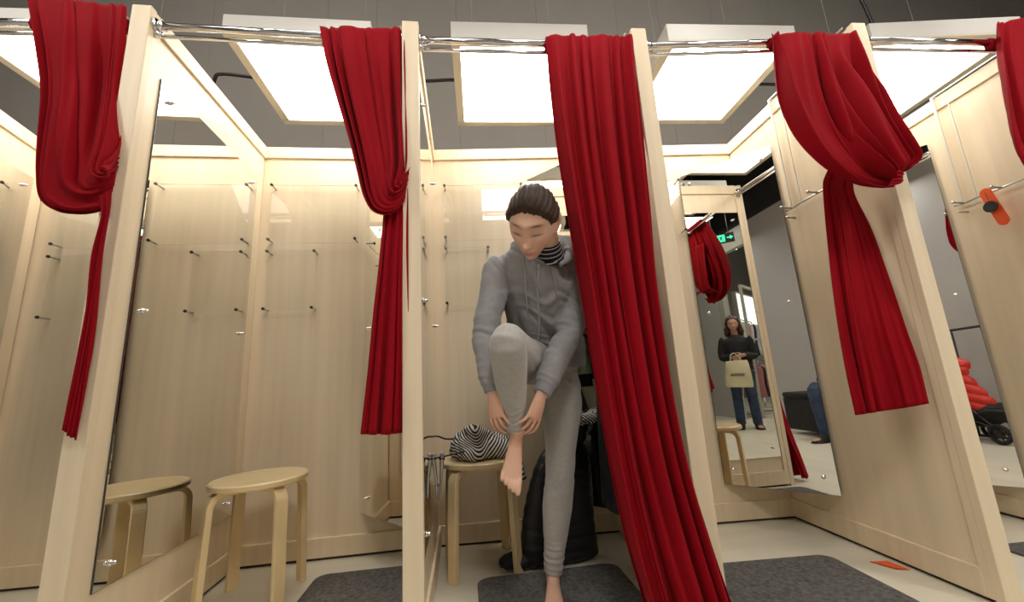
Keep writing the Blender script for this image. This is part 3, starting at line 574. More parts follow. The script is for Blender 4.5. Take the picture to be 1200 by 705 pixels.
# ---- the woman: standing on one leg, tugging at the cuff of the raised one
YS = .07
S = .90
lhip = np.array((1.2826, -0.5300, 0.7678)); lknee = np.array((1.2349, -0.5700, 0.4021)); lank = np.array((1.1931, -0.5150, 0.0591))
rhip = np.array((1.1626, -0.5600, 0.8061)); rknee = np.array((1.0447, -0.9000, 0.8806)); rank = np.array((1.0737, -0.7400, 0.5900))
pel = np.array((1.2359, -0.5350, 0.8366)); waist = np.array((1.2182, -0.5600, 0.9292)); chest = np.array((1.1882, -0.6700, 1.1164)); neck0 = np.array((1.2250, -0.7000, 1.1992)); neck1 = np.array((1.2152, -0.7650, 1.2553))
rsh = np.array((1.0398, -0.6900, 1.1751)); relb = np.array((0.9898, -0.7400, 0.9180)); rwr = np.array((0.9995, -0.7900, 0.7214))
lsh = np.array((1.3294, -0.6400, 1.2014)); lelb = np.array((1.2918, -0.6900, 0.9350)); lwr = np.array((1.1523, -0.8000, 0.7075))
hc = np.array((1.1589, -0.8500, 1.2764))
HB = basis((-.42, -.60, -.80), (-.16, -.80, .60)); HS = 1.06
body = MB()
hv, hf = head_local(); body.add(to_world(hv, hc, HB, HS), hf)
for s_ in (-1, 1): ear(body, hc, HB, HS, s_)
def limb(mb, pts, rr, side=(1, 0, 0), n=20, sub=4): v, f = loft_vf(pts, rr, n, side, sub); mb.add(v, f)
limb(body, [neck0 - (0, -.02, .06), neck0, neck1, hc - HB[1] * .02], [(.055, .05), (.047, .047), (.043, .045), (.045, .05)])
limb(body, [pel - (0, 0, .06), pel, waist, chest, (chest + neck0) / 2 + (0, .01, 0), neck0], [(.08, .06), (.11, .07), (.10, .07), (.12, .08), (.125, .062), (.05, .04)])
for sh, el, wr_ in ((rsh, relb, rwr), (lsh, lelb, lwr)):
    inn = neck0 * .55 + sh * .45 - (0, 0, .04)
    limb(body, [inn, sh, (sh + el) / 2, el, (el * .6 + wr_ * .4), wr_], [(.03, .03), (.036, .036), (.033, .033), (.029, .029), (.028, .026), (.021, .018)])
for hp, kn, an in ((lhip, lknee, lank), (rhip, rknee, rank)):
    limb(body, [hp + (0, 0, .04), hp * .75 + kn * .25, kn * .9 + hp * .1, kn * .97 + an * .03, kn * .68 + an * .32 + (0, .012, 0), kn * .3 + an * .7, an], [(.045, .045), (.056, .056), (.045, .045), (.045, .045), (.046, .047), (.031, .032), (.024, .026)])
# hands close on the cuff of the raised leg
hand(body, rwr, np.array((1.0075, -0.7850, 0.6544)) - rwr, (.62, .72, -.10), 1, curl=(.42, .46, .50, .55), s=.84, spread=.14, thumb_dir=(.62, -.25, -.66), tc=.35)
hand(body, lwr, np.array((1.1258, -0.8000, 0.6429)) - lwr, (-.62, .72, -.10), -1, curl=(.42, .46, .50, .55), s=.86, spread=.14, thumb_dir=(-.72, -.20, -.60), tc=.35)
# feet
foot(body, rank, np.array((1.0396, -0.8300, 0.4583)), (.02, -.80, .42), -1, s=.84)
foot(body, (lank[0], lank[1], .066), (lank[0] - .035, lank[1] - .215, .0), (0, 0, 1), 1, s=.88)
def facepost(co, nr, me):
    """lips, lids and toes get their own tint as a colour attribute"""
    rel = (co - hc) / HS; L = np.stack([rel @ HB[0], rel @ HB[1], rel @ HB[2]], 1); n = len(co)
    base = np.array([.76, .48, .345]); c = np.tile(base, (n, 1)); fr = (L[:, 1] > .045)
    g = lambda cx, cz, sx, sz: (np.exp(-((L[:, 0] - cx) / sx) ** 2 - ((L[:, 2] - cz) / sz) ** 2) * fr)[:, None]
    lip = np.clip(1.3 * g(0, -.0655, .021, .0085), 0, 1); c = c * (1 - lip) + np.array([.60, .22, .19]) * lip
    for s_ in (-1, 1):
        a = np.clip(1.5 * g(s_ * .031, .000, .015, .0028), 0, 1) * .75; c = c * (1 - a) + np.array([.06, .035, .025]) * a
        a = np.clip(1.4 * (np.exp(-((L[:, 0] - s_ * .033) / .0135) ** 2 - ((L[:, 2] - .030 + .10 * (np.abs(L[:, 0]) - .030)) / .0042) ** 2) * fr)[:, None], 0, 1) * .85; c = c * (1 - a) + np.array([.07, .04, .025]) * a
        a = g(s_ * .031, .012, .017, .010) * .30; c = c * (1 - a) + np.array([.55, .30, .21]) * a
        a = g(s_ * .043, -.03, .02, .02) * .35; c = c * (1 - a) + np.array([.76, .36, .27]) * a
    for p_, r_ in ((rwr, .16), (lwr, .16), (rank, .2), (np.array([lank[0], lank[1] - .1, 0]), .2)):
        a = (np.exp(-((co - p_) ** 2).sum(1) / r_ ** 2) * .25)[:, None]; c = c * (1 - a) + np.array([.76, .40, .29]) * a
    at = me.color_attributes.new('tint', 'FLOAT_COLOR', 'POINT'); at.data.foreach_set('color', np.hstack([c, np.ones((n, 1))]).ravel().astype(np.float32)); return co
sk = M['skin'].node_tree; an_ = nd(sk, 'ShaderNodeAttribute'); an_.attribute_name = 'tint'; sk.links.new(an_.outputs['Color'], sk.nodes['Principled BSDF'].inputs['Base Color'])
sk.nodes['Principled BSDF'].inputs['Subsurface Weight'].default_value = .08; sk.nodes['Principled BSDF'].inputs['Subsurface Radius'].default_value = (.02, .008, .004)
person = remesh('person', body, .0029, M['skin'], None, it=1, post=facepost)
setp(person, 'barefoot person in grey hooded sweatshirt and leggings, standing on one leg', 'person')
# leggings
def wrinkle(co, nr, spots, amp0=.0):
    """cloth creases: spots = (centre, axis, radius, wavelength, amplitude)"""
    D = np.zeros(len(co))
    for c, ax, R, wl, am in spots:
        ax = np.array(ax, float); ax /= np.linalg.norm(ax); d = co - np.array(c); t = d @ ax; e = np.exp(-(d ** 2).sum(1) / R ** 2)
        wob = .75 * np.sin(d[:, 0] * 38 + 1.3 + t * 15) + .7 * np.sin(d[:, 1] * 31 + .4 - t * 22) + .4 * np.sin(d[:, 2] * 45 + d[:, 0] * 30)
        w_ = np.sin(2 * PI * t / wl + 2.6 * wob); D += am * e * (w_ * .6 + .4 * np.sin(4 * PI * t / wl * .83 + 4 * wob) )
    D += amp0 * (np.sin(co[:, 0] * 33 + 4 * np.sin(co[:, 2] * 14)) * np.sin(co[:, 2] * 27 + 3 * np.sin(co[:, 0] * 12 + co[:, 1] * 10)))
    return co + nr * D[:, None]
lg = MB()
limb(lg, [pel + (0, 0, .05), pel, pel - (0, 0, .05)], [(.128, .092), (.142, .10), (.11, .085)])
for hp, kn, an, th, kf in ((lhip, lknee, lank, 1.0, 0), (rhip, rknee, rank, 1.04, 1)):
    e = an * .955 + kn * .045; ho = hp - (0, 0, 0) ; bul = np.array((0, .012, 0)) if not kf else np.array((0, .016, .0))
    limb(lg, [hp + np.array((-.02 if kf == 0 else .02, .01, .03)), hp * .72 + kn * .28, hp * .35 + kn * .65, kn * .90 + hp * .10, kn * .96 + an * .04, kn * .66 + an * .34 + bul, kn * .35 + an * .65 + bul * .5, kn * .12 + an * .88, e],
         [(.082 * th, .085 * th), (.077 * th, .080 * th), (.060 * th, .062 * th), (.053 * th, .055 * th), (.053 * th, .053 * th), (.053 * th, .055 * th), (.040 * th, .042 * th), (.0335 * th, .035 * th), (.033 * th, .0345 * th)], n=28, sub=5)
lg.ball(rknee * .95 + rhip * .05, .056, 10)
lax = lank - lknee; rax = rank - rknee
sp = [(lank + (0, 0, .075), lax, .060, .020, .0042), (lknee - (0, 0, .02), lax + np.array((.1, 0, 0)), .07, .05, .0022), (lhip - (0, 0, .03), (.8, 0, 1), .12, .06, .003),
      (rank * .82 + rknee * .18, rax, .055, .018, .0045), (rknee, rax, .07, .05, .0015), (rhip * .7 + rknee * .3, (.6, .5, 1), .10, .05, .004)]
legs = remesh('leggings', lg, .0045, M['legging'], person, it=4, post=lambda c, n, m_: wrinkle(c, n, sp, .0012))
# sweatshirt
hd = MB()
limb(hd, [pel + (.0, -.005, .008), pel + (0, -.005, .03), waist, waist * .45 + chest * .55, chest + (0, 0, .02), chest * .35 + neck0 * .65 + (0, .01, .012), neck0 + (0, .012, .012)],
     [(.138, .100), (.146, .107), (.135, .104), (.140, .108), (.150, .102), (.112, .078), (.056, .052)], n=36, sub=5)
for sh, el, wr_, sx in ((rsh, relb, rwr, -1), (lsh, lelb, lwr, 1)):
    inn = neck0 * .5 + sh * .5 + np.array((0, .01, -.045))
    e = wr_ * .90 + el * .10
    limb(hd, [inn, sh + np.array((-.006 * sx, 0, -.012)), (sh * .6 + el * .4), el + np.array((.006 * sx, .006, 0)), el * .55 + wr_ * .45, el * .22 + wr_ * .78, e], [(.055, .055), (.056, .058), (.050, .052), (.047, .048), (.045, .045), (.041, .040), (.030, .029)], n=26, sub=5)
cc = neck0 + np.array((-.004, .004, .020))
hood = MB(); ring = []; rr = []
hr = np.array((1.3102, -0.6200, 1.2862)) ; 
for t in np.linspace(-2.85, 2.85, 17):     # roll of the hood round the back of the neck, ends meeting at the zip
    x = .098 * math.sin(t); y = .082 * math.cos(t) + .006; k = (1 + math.cos(t)) / 2
    ring.append(cc + np.array((x + .008, y + .0, .055 * k ** .7 - .050 * (1 - k) ** 2 - .03 * (1 - k) ** 6))); rr.append(tuple(q * (1 - .72 * smoothstep(1.9, 2.85, abs(t))) for q in (.026 + .020 * k, .029 + .023 * k)))
limb(hood, ring, rr, side=(0, 0, 1), n=18, sub=3)
remesh('hood', hood, .005, M['hood'], person, it=3, post=lambda c, n, m_: wrinkle(c, n, [(neck0 + np.array(q), (1, 0, .6), .09, .045, .004) for q in ((-.08, 0, 0), (.08, 0, 0), (0, .06, .04))], .002))
sps = [(relb, (0, .2, 1), .08, .050, .0036), (lelb, (0.25, .2, 1), .09, .052, .0036), (rwr * .78 + relb * .22, (0, .2, 1), .055, .034, .0032), (lwr * .78 + lelb * .22, (.5, .2, 1), .055, .034, .0032),
       (rsh + (.02, 0, -.05), (1, 0, .9), .07, .045, .005), (lsh + (-.02, 0, -.05), (-1, 0, .9), .07, .045, .005), (waist + (0, -.1, .02), (.25, 0, 1), .15, .070, .0085), (chest + (0, -.1, -.03), (.8, 0, .5), .13, .08, .005), (pel + (0, -.05, .04), (0, 0, 1), .12, .03, .003)]
hoodie = remesh('sweatshirt', hd, .005, M['hood'], person, it=4, post=lambda c, n, m_: wrinkle(c, n, sps, .0022))
def ribbed(name, path, rad, side=(1, 0, 0), ribs=34):
    v, f = loft_vf(path, rad, ribs * 4, side, 4); v = np.array(v); n = ribs * 4; q = len(v) // n
    c = v[:q * n].reshape(q, n, 3); ce_ = c.mean(1, keepdims=True); k = 1 + .018 * np.cos(2 * PI * np.arange(n) / 4)[None, :, None]; v[:q * n] = (ce_ + (c - ce_) * k).reshape(-1, 3)
    return mk(name, v, f, M['rib'], person, smooth=True)
for wr_, el in ((rwr, relb), (lwr, lelb)):
    d = (wr_ - el); d /= np.linalg.norm(d); ribbed('cuff', [wr_ - d * .052, wr_ - d * .042, wr_ - d * .010, wr_ - d * .004], [(.028, .027), (.031, .030), (.029, .027), (.0255, .0235)], ribs=22)
ribbed('hem_band', [pel + (0, -.005, .016), pel + (0, -.005, .008), pel + (0, -.006, -.030), pel + (0, -.006, -.036)], [(.134, .098), (.143, .106), (.137, .101), (.130, .095)], ribs=60)
# front details are laid on the surface of the sweatshirt
dg = bpy.context.evaluated_depsgraph_get(); dg.update()
from mathutils.bvhtree import BVHTree
bv = BVHTree.FromPolygons([v.co[:] for v in hoodie.data.vertices], [p_.vertices[:] for p_ in hoodie.data.polygons])
CPW = Vector((.9568, -2.1061, .7547))
def onto(pt, off=.003, bv=bv):
    pt = Vector(pt); d = (pt - CPW).normalized(); h = bv.ray_cast(CPW, d); return np.array(h[0] - d * off) if h[0] else np.array(pt)
zp = [onto(q) for q in ((1.1913, -0.7000, 1.1771), (1.1877, -0.7000, 1.1249), (1.1807, -0.7000, 1.0704), (1.1799, -0.7000, 1.0134), (1.1791, -0.7000, 0.9572), (1.1722, -0.7000, 0.9022), (1.1666, -0.7000, 0.8661))]
v, f = loft_vf(cat(zp, 3)[:, :3], [(.0042, .0016)] * (len(zp) * 3 - 2), 6, (1, 0, 0)); mk('zip', v, f, M['chrome'] if 0 else M['string'], person, smooth=True)
MB().box((-.0035, -.003, -.008), (.0035, .001, .004)).build('zip_pull', M['steel'], person, loc=onto((1.1909, -0.7000, 1.1705), .006))
for pts in ([(1.1358, -0.7000, 1.2052), (1.1386, -0.7000, 1.1493), (1.1373, -0.7000, 1.0784), (1.1410, -0.7000, 0.9899)], [(1.2378, -0.7000, 1.1988), (1.2402, -0.7000, 1.1459), (1.2462, -0.7000, 1.1002), (1.2524, -0.7000, 1.0581)]):
    q = [onto(x_, .004) for x_ in pts]; b = MB().tube(cat(q, 5)[:, :3], .0026, 8).ball(q[-1], .0042, 5).build('drawstring', M['string'], person, smooth=True)
# striped top at the neck
sv, sf = loft_vf([neck0 + (0, 0, -.035), neck0 + (0, -.006, -.012), neck0 * .5 + neck1 * .5 + (0, -.003, 0), neck1 * .75 + neck0 * .25], [(.075, .066), (.064, .060), (.052, .053), (.050, .051)], 40, (1, 0, 0), 8)
so = mk('shirt_collar', sv, sf, M['shirt'], person, smooth=True); at = so.data.attributes.new('stripe', 'FLOAT', 'POINT')
at.data.foreach_set('value', [(Vector(q) - Vector(neck0)).dot(Vector(neck1 - neck0).normalized()) / .0145 + 5.45 for q in sv])
# hair: cap drawn back from a side parting to a knot
cv, cf = head_local(120, 90); X_, Y_, Z_ = cv.T
line = .072 - .10 * smoothstep(.085, -.005, Y_) - .035 * smoothstep(.01, -.08, Y_)
mask = (Z_ > line - .014) & ~((np.abs(X_) > .066) & (Z_ < .018) & (Y_ > -.03) & (Y_ < .03))
dirn = cv / np.linalg.norm(cv, axis=1)[:, None]
part = np.exp(-((X_ - .012) / .004) ** 2) * smoothstep(-.02, .03, Y_)
strand = np.sin(np.arctan2(X_ - .012, Z_ + .02) * 46 + 3 * np.sin(Y_ * 40)) * .0013 + np.sin(np.arctan2(X_ - .012, Z_ + .02) * 17 + 2 * np.sin(Y_ * 25)) * .0012
lift = .0165 * smoothstep(line - .008, line + .03, Z_) - .004
hv2 = cv + dirn * (lift + strand - .006 * part)[:, None]
ff = [q for q in cf if all(mask[i] for i in q)]
hair = mk('hair', to_world(hv2, hc, HB, HS), ff, M['hair'], person, smooth=True); so_ = hair.modifiers.new('s', 'SOLIDIFY'); so_.thickness = .004; so_.offset = -1
bn = MB(); bc = np.array((-.0, -.108, .035))
for k in range(5):
    a0 = k * 1.25; pts = [bc + np.array((.024 * math.cos(a0 + t), -.004 * math.sin(3 * t), .024 * math.sin(a0 + t))) for t in np.linspace(0, 3.4, 9)]
    v, f = loft_vf(to_world(np.array(pts), hc, HB, HS), [(.010, .012)] * 9, 10, HB[1], 2); bn.add(v, f)
bn.ball(to_world(bc[None], hc, HB, HS)[0], .026, 8); bn.build('hair_knot', M['hair'], person, smooth=True)
ep = to_world(np.array([(.078, -.004, -.030)]), hc, HB, HS)[0]; MB().ball(ep, .004, 6).build('earring', M['steel'], person, smooth=True)

# ================================================================== CLOTHES AND SMALL THINGS IN THE CUBICLE
def setstripe(o, fn):
    at = o.data.attributes.new('stripe', 'FLOAT', 'POINT'); n = len(o.data.vertices); co = np.empty(n * 3); o.data.vertices.foreach_get('co', co); at.data.foreach_set('value', fn(co.reshape(-1, 3)).astype(np.float32))
# crumpled striped top on the stool
b = MB(); C0 = np.array((.94, -.225, .437))
for dx, dy, dz, r, sc_ in ((-.035, -.02, .055, .078, (1.05, .9, .95)), (-.07, .0, .04, .055, (1, 1, .9)), (.03, -.03, .045, .075, (1.1, .9, .75)), (.09, -.035, .035, .065, (1.2, .9, .62)), (.0, .05, .04, .08, (1.3, .9, .6)), (-.02, -.075, .025, .05, (1.2, .8, .7)), (.07, .04, .05, .06, (1.2, .9, .7))):
    b.ball(C0 + np.array((dx, dy, dz)), r, 12, sc_)
limb(b, [C0 + np.array(q) for q in ((.06, -.03, .045), (.125, -.04, .035), (.168, -.05, -.005), (.182, -.055, -.06), (.192, -.06, -.095))], [(.045, .03), (.045, .025), (.042, .018), (.036, .013), (.032, .010)], side=(0, 1, 0), n=22)
limb(b, [C0 + np.array(q) for q in ((-.06, -.02, .10), (-.025, -.065, .125), (.03, -.06, .105), (.05, -.02, .08))], [(.022, .02)] * 4, n=16)
b2 = MB(); 
for i in range(len(b.v)): 
    x, y, z = b.v[i]; b.v[i] = (x, y, max(z, .4385) if (x - C0[0]) ** 2 + (y - C0[1]) ** 2 < .031 else z)
st = remesh('striped_jersey', b, .005, M['stripe'], None, it=3, post=lambda c, n, m_: c + n * (.0055 * np.sin(c[:, 0] * 62 + 5 * np.sin(c[:, 1] * 33) + c[:, 2] * 40) * np.sin(c[:, 2] * 48 + 3 * np.sin(c[:, 0] * 30)))[:, None])
def warp(c): 
    x, y, z = (c - C0).T; a = x * .55 + z * 1.0 - y * .15 + .03 * np.sin(x * 22 + z * 9) + .012 * np.sin(z * 40 + y * 30); a2 = x * 1.0 + z * .1 + .02 * np.sin(z * 30)
    k = smoothstep(-.03, .05, x); return (a * (1 - k) + (x * -.75 + z * .8 + .015 * np.sin(x * 30)) * k) / .0165 + 40
setstripe(st, warp); setp(st, 'crumpled black and white striped top lying on the stool left of the woman', 'striped top')
# trouser hanger with two clips lying over the stool edge
h = empty('clip_hanger', (.80, -.36, .455), 0, 'dark clip hanger with two steel clips, hanging off the left side of the stool', 'hanger')
o_ = np.array(h.location)
hp_ = [np.array(q) - o_ for q in ((0.7425, -0.4200, 0.5424), (0.7549, -0.4100, 0.5566), (0.7809, -0.4000, 0.5569), (0.8088, -0.3700, 0.5413), (0.8409, -0.3300, 0.5340))]
MB().tube(cat(hp_, 5)[:, :3], .0035, 8).build('hook', M['darkmetal'], h, smooth=True)
MB().tube(cat([np.array(q) - o_ for q in ((0.7396, -0.4300, 0.4802), (0.7782, -0.4200, 0.4790), (0.8246, -0.3700, 0.4771), (0.8857, -0.3300, 0.4832))], 4)[:, :3], .0035, 8).build('bar', M['darkmetal'], h, smooth=True)
for pts in (((0.7696, -0.4300, 0.4972), (0.7660, -0.4300, 0.4784), (0.7746, -0.4300, 0.4056), (0.7766, -0.4300, 0.3345)), ((0.7976, -0.4100, 0.4952), (0.7971, -0.4100, 0.4727), (0.7923, -0.4100, 0.3999), (0.7851, -0.4200, 0.3221))):
    q = np.array([np.array(t) - o_ for t in pts]); v, f = loft_vf(q, [(.006, .005), (.008, .006), (.0055, .004), (.0035, .003)], 10, (1, 0, 0), 4)
    c_ = mk('clip', v, f, M['steel'], h, smooth=True); MB().tube([q[1] + (-.011, -.002, 0), q[1] + (.011, -.002, 0)], .0045, 8).build('clip_spring', M['darkmetal'], c_, smooth=True)
# long black quilted coat standing folded against the mirror
ct = empty('quilted_coat', (1.29, -.235, 0), 0, 'long black quilted coat hanging down to the floor behind the woman', 'coat')
b = MB(); limb(b, [(.055, -.01, .50), (.05, 0, .44), (.035, 0, .30), (.01, 0, .15), (.0, 0, .03), (.0, 0, .006)], [(.05, .03), (.095, .05), (.115, .06), (.135, .065), (.15, .07), (.135, .06)], n=44, sub=8)
limb(b, [(-.02, -.02, .46), (-.065, -.03, .36), (-.11, -.04, .20), (-.13, -.045, .06), (-.135, -.045, .012)], [(.03, .03), (.05, .04), (.06, .045), (.06, .05), (.05, .04)], n=24)
remesh('shell', b, .006, M['blackpuff'], ct, it=3, post=lambda c, n, m_: c + n * (.004 * np.abs(np.sin(c[:, 2] * 2 * PI / .10)) ** .5 - .003)[:, None])
b = MB()
for k in range(70):
    a = RNG.random() * 6.28; r = .05 * math.sqrt(RNG.random()); b.ball((-.205 + r * 1.25 * math.cos(a), -.055 + r * math.sin(a) * .7, .032 + .028 * RNG.random() * (1 - r / .06)), .016, 4)
remesh('fur_trim', b, .005, M['blackfab'], ct, it=1, post=lambda c, n, m_: c + n * (RNG.random(len(c)) * .006)[:, None])
b = MB()
for k in range(60): b.ball((.10 * (RNG.random() - .4) + .07, -.02 + .05 * (RNG.random() - .5), .49 + .05 * RNG.random()), .02, 4)
remesh('fur_collar', b, .006, M['blackfab'], ct, it=1, post=lambda c, n, m_: c + n * (RNG.random(len(c)) * .006)[:, None])
# jackets hanging on the hook rack behind the drawn curtain
def garment(name, loc, rz, prof, m, label, cat_, group=None, n=28, hang=True, extra=None, wav=.1, sub=4):
    """hanging garment: prof rows (z, half width, half depth)"""
    p = empty(name, loc, rz, label, cat_, group); v, f = loft_vf([(0, 0, z) for z, a, d in prof], [(a, d) for z, a, d in prof], n, (1, 0, 0), sub); v = np.array(v)
    ang = np.arctan2(v[:, 1], v[:, 0]); low = smoothstep(prof[0][0], prof[-1][0], v[:, 2]) if prof[0][0] > prof[-1][0] else 0
    low = (prof[0][0] - v[:, 2]) / (prof[0][0] - prof[-1][0]); v[:, 1] += low * wav * prof[2][2] * np.sin(v[:, 0] * 90 + 2); mk('body', v, f, M[m], p, smooth=True)
    if hang: MB().tube(cat([(0, 0, prof[0][0] - .01), (0, 0, prof[0][0] + .03), (.014, 0, prof[0][0] + .045), (.0, 0, prof[0][0] + .062), (-.014, 0, prof[0][0] + .05)], 4)[:, :3], .002, 6).build('hanger_hook', M['steel'], p, smooth=True)
    return p
g = garment('bomber_jacket', (1.485, -.47, 0), PI * .5, [(1.40, .03, .025), (1.37, .12, .04), (1.28, .17, .06), (1.05, .165, .065), (.80, .16, .06), (.75, .13, .05)], 'blackfab', 'black and sage green bomber jacket with striped ribbing, hanging beside the drawn curtain', 'jacket')
def sleeve(p, pts, rr, m, name='sleeve'):
    b = MB(); limb(b, pts, rr, side=(0, 1, 0), n=20); return b.build(name, M[m], p, smooth=True)
g.rotation_euler[2] = 0; g.location = (1.46, -.40, 0)
s_ = sleeve(g, [(-.05, -.03, 1.32), (-.07, -.045, 1.15), (-.078, -.05, .97), (-.072, -.05, .77)], [(.04, .04), (.045, .045), (.04, .042), (.034, .036)], 'green')
for z in (.955, .94, .925): MB().tube([(-.077, -.05, z - .004), (-.077, -.05, z + .003)], .044, 20).build('stripe_band', M['blackfab' if z != .94 else 'white'], g)
MB().tube([(-.072, -.05, .775), (-.07, -.05, .72)], .033, 20).build('rib_cuff', M['blackfab'], g)
g = garment('wool_coat', (1.515, -.50, 0), 0, [(1.40, .02, .03), (1.36, .05, .11), (1.2, .065, .15), (.9, .07, .16), (.6, .085, .17), (.27, .10, .18)], 'blackfab', 'long black coat hanging half behind the drawn curtain', 'coat', sub=5)
MB().tube([(-.075, -.08, .62), (-.086, -.08, .622)], .006, 10).build('button', M['steel'], g)
# second striped garment with an orange price tag
b = MB()
for dx, dy, dz, r in ((0, 0, 0, .045), (.05, .01, .0, .04), (.09, 0, -.005, .04), (-.04, 0, -.01, .03), (.03, -.02, -.012, .035)): b.ball((dx, dy, dz), r, 10, (1.2, .9, .6))
s2 = remesh('striped_scarf', b, .005, M['stripe'], None, it=2, post=lambda c, n, m_: c + n * (.005 * np.sin(c[:, 0] * 80) * np.sin(c[:, 1] * 60 + 1))[:, None])
setstripe(s2, lambda c: (c[:, 0] * .8 + c[:, 2] + .01 * np.sin(c[:, 1] * 50)) / .014 + 30); s2.location = (1.35, -.27, .580)
setp(s2, 'black and white striped garment with an orange tag, lying on the black coat collar', 'striped top')
MB().box((-.014, -.002, -.010), (.014, 0, .010)).build('price_tag', M['orange'], s2, loc=(.030, -.062, .004))

# ================================================================== THE SHOP, SEEN IN THE MIRRORS
def bgperson(loc, rz, label, J, coat, trousers, hairm='hair', coat_len=None, s=.93):
    """small background figure; J: joints in local axes, facing -y"""
    J = {k: np.array(v, float) for k, v in J.items()}; b = MB(); v, f = head_local(36, 28); HBx = basis(J['look'], (0, -.05, 1)); hc_ = J['head']
    b.add(to_world(v, hc_, HBx, s), f)
    limb(b, [J['neck'], J['neck'] * .5 + hc_ * .5, hc_], [(.045, .045)] * 3, n=12); limb(b, [J['pel'], J['pel'] * .5 + J['neck'] * .5, J['neck'] - (0, 0, .05), J['neck']], [(.13, .09), (.11, .08), (.14, .08), (.05, .045)], n=20)
    for q in 'lr':
        limb(b, [J[q + 'sh'], J[q + 'el'], J[q + 'wr']], [(.04, .04), (.033, .033), (.02, .02)], n=12)
        hand(b, J[q + 'wr'], J[q + 'hd'], (0, .6, .1) if q == 'l' else (0, .6, .1), 1 if q == 'l' else -1, s=.85)
        limb(b, [J[q + 'hip'], J[q + 'kn'], J[q + 'an']], [(.07, .07), (.048, .048), (.032, .032)], n=14)
        foot(b, J[q + 'an'], J[q + 'an'] + J[q + 'ft'], (0, 0, 1), 1, s=.85)
    p = remesh('person', b, .0085, M['skinpale'], None, it=1); p.location = loc; p.rotation_euler[2] = rz; setp(p, label, 'person')
    t = MB(); limb(t, [J['pel'] + (0, 0, .06), J['pel'], J['pel'] - (0, 0, .04)], [(.14, .10), (.155, .115), (.13, .10)])
    for q in 'lr': limb(t, [J[q + 'hip'], J[q + 'hip'] * .4 + J[q + 'kn'] * .6, J[q + 'kn'], J[q + 'kn'] * .4 + J[q + 'an'] * .6, J[q + 'an'] - (0, 0, .01)], [(.09, .09), (.072, .072), (.062, .062), (.058, .058), (.055, .055)], n=18)
    remesh('trousers', t, .009, M[trousers], p, it=2, post=lambda c, n, m_: wrinkle(c, n, [(J['lkn'], (0, 0, 1), .12, .05, .004), (J['rkn'], (0, 0, 1), .12, .05, .004), (J['lan'], (0, 0, 1), .1, .04, .005), (J['ran'], (0, 0, 1), .1, .04, .005)]))
    c = MB(); low = J['pel'] - (0, 0, coat_len or .05)
    limb(c, [low, J['pel'], J['pel'] * .5 + J['neck'] * .5, J['neck'] - (0, 0, .09), J['neck'] - (0, 0, .035), J['neck'] + (0, 0, .01)], [(.17, .13), (.165, .13), (.15, .12), (.165, .11), (.12, .085), (.065, .06)], n=28)
    for q in 'lr': limb(c, [J[q + 'sh'] * .7 + J['neck'] * .3 - (0, 0, .03), J[q + 'sh'], J[q + 'el'], J[q + 'el'] * .15 + J[q + 'wr'] * .85], [(.05, .05), (.052, .052), (.050, .050), (.040, .040)], n=18)
    remesh('coat', c, .009, M[coat], p, it=2, post=lambda c, n, m_: wrinkle(c, n, [(J['lel'], (0, 0, 1), .10, .04, .006), (J['rel'], (0, 0, 1), .10, .04, .006), (J['pel'], (.2, 0, 1), .2, .08, .006)], .003))
    for q in 'lr':
        an, ft = J[q + 'an'], J[q + 'ft']; u = ft / np.linalg.norm(ft); sb = MB(); z = np.array((an[0], an[1], 0))
        limb(sb, [z - u * .05 + (0, 0, .035), z + (0, 0, .045), z + u * .11 + (0, 0, .036), z + u * .215 + (0, 0, .028)], [(.036, .038), (.045, .056), (.054, .042), (.050, .030)], side=tuple(np.cross(u, (0, 0, 1))), n=16); sb.build('shoe', M['blackfab'], p, smooth=True)
    return p, J, HBx
# shopper with the pale bag
J1 = dict(look=(-.1, -1, -.08), head=(0, -.02, 1.345), neck=(0, 0, 1.20), pel=(0, 0, .76), lsh=(.15, 0, 1.14), rsh=(-.15, 0, 1.14), lel=(.185, .0, .92), rel=(-.185, -.01, .92), lwr=(.06, -.20, .93), rwr=(-.05, -.20, .90),
          lhd=(-.8, -.3, -.3), rhd=(.3, -.3, -.8), lhip=(.075, 0, .72), rhip=(-.075, 0, .72), lkn=(.085, -.01, .40), rkn=(-.085, -.03, .40), lan=(.10, 0, .065), ran=(-.09, -.02, .065), lft=(.03, -.19, -.06), rft=(-.03, -.19, -.06))
p1, J_, HB1 = bgperson((4.14, -2.33, 0), -R(125), 'person in dark coat and jeans holding a pale tote bag, reflected in the corner mirror', J1, 'blackfab', 'jeans', coat_len=.02)
b = MB(); b.ball((0, .012, 1.365), .108, 12, (.92, 1.0, 1.1)); b.ball((-.085, .02, 1.26), .05, 10, (.7, .9, 1.6)); b.ball((.085, .02, 1.26), .05, 10, (.7, .9, 1.6)); b.ball((0, .07, 1.25), .08, 10, (1, .6, 1.2))
for i in range(len(b.v)):
    x, y, z = b.v[i]
    if y < -.055 and abs(x) < .075 and z < 1.42: b.v[i] = (x, -.055, z)
mbh = MaterialHair = mat('brown hair', (.045, .022, .012), .45); remesh('hair', b, .008, mbh, p1, it=2, post=lambda c, n, m_: c + n * (.004 * np.sin(c[:, 0] * 180 + 4 * np.sin(c[:, 2] * 30)))[:, None])
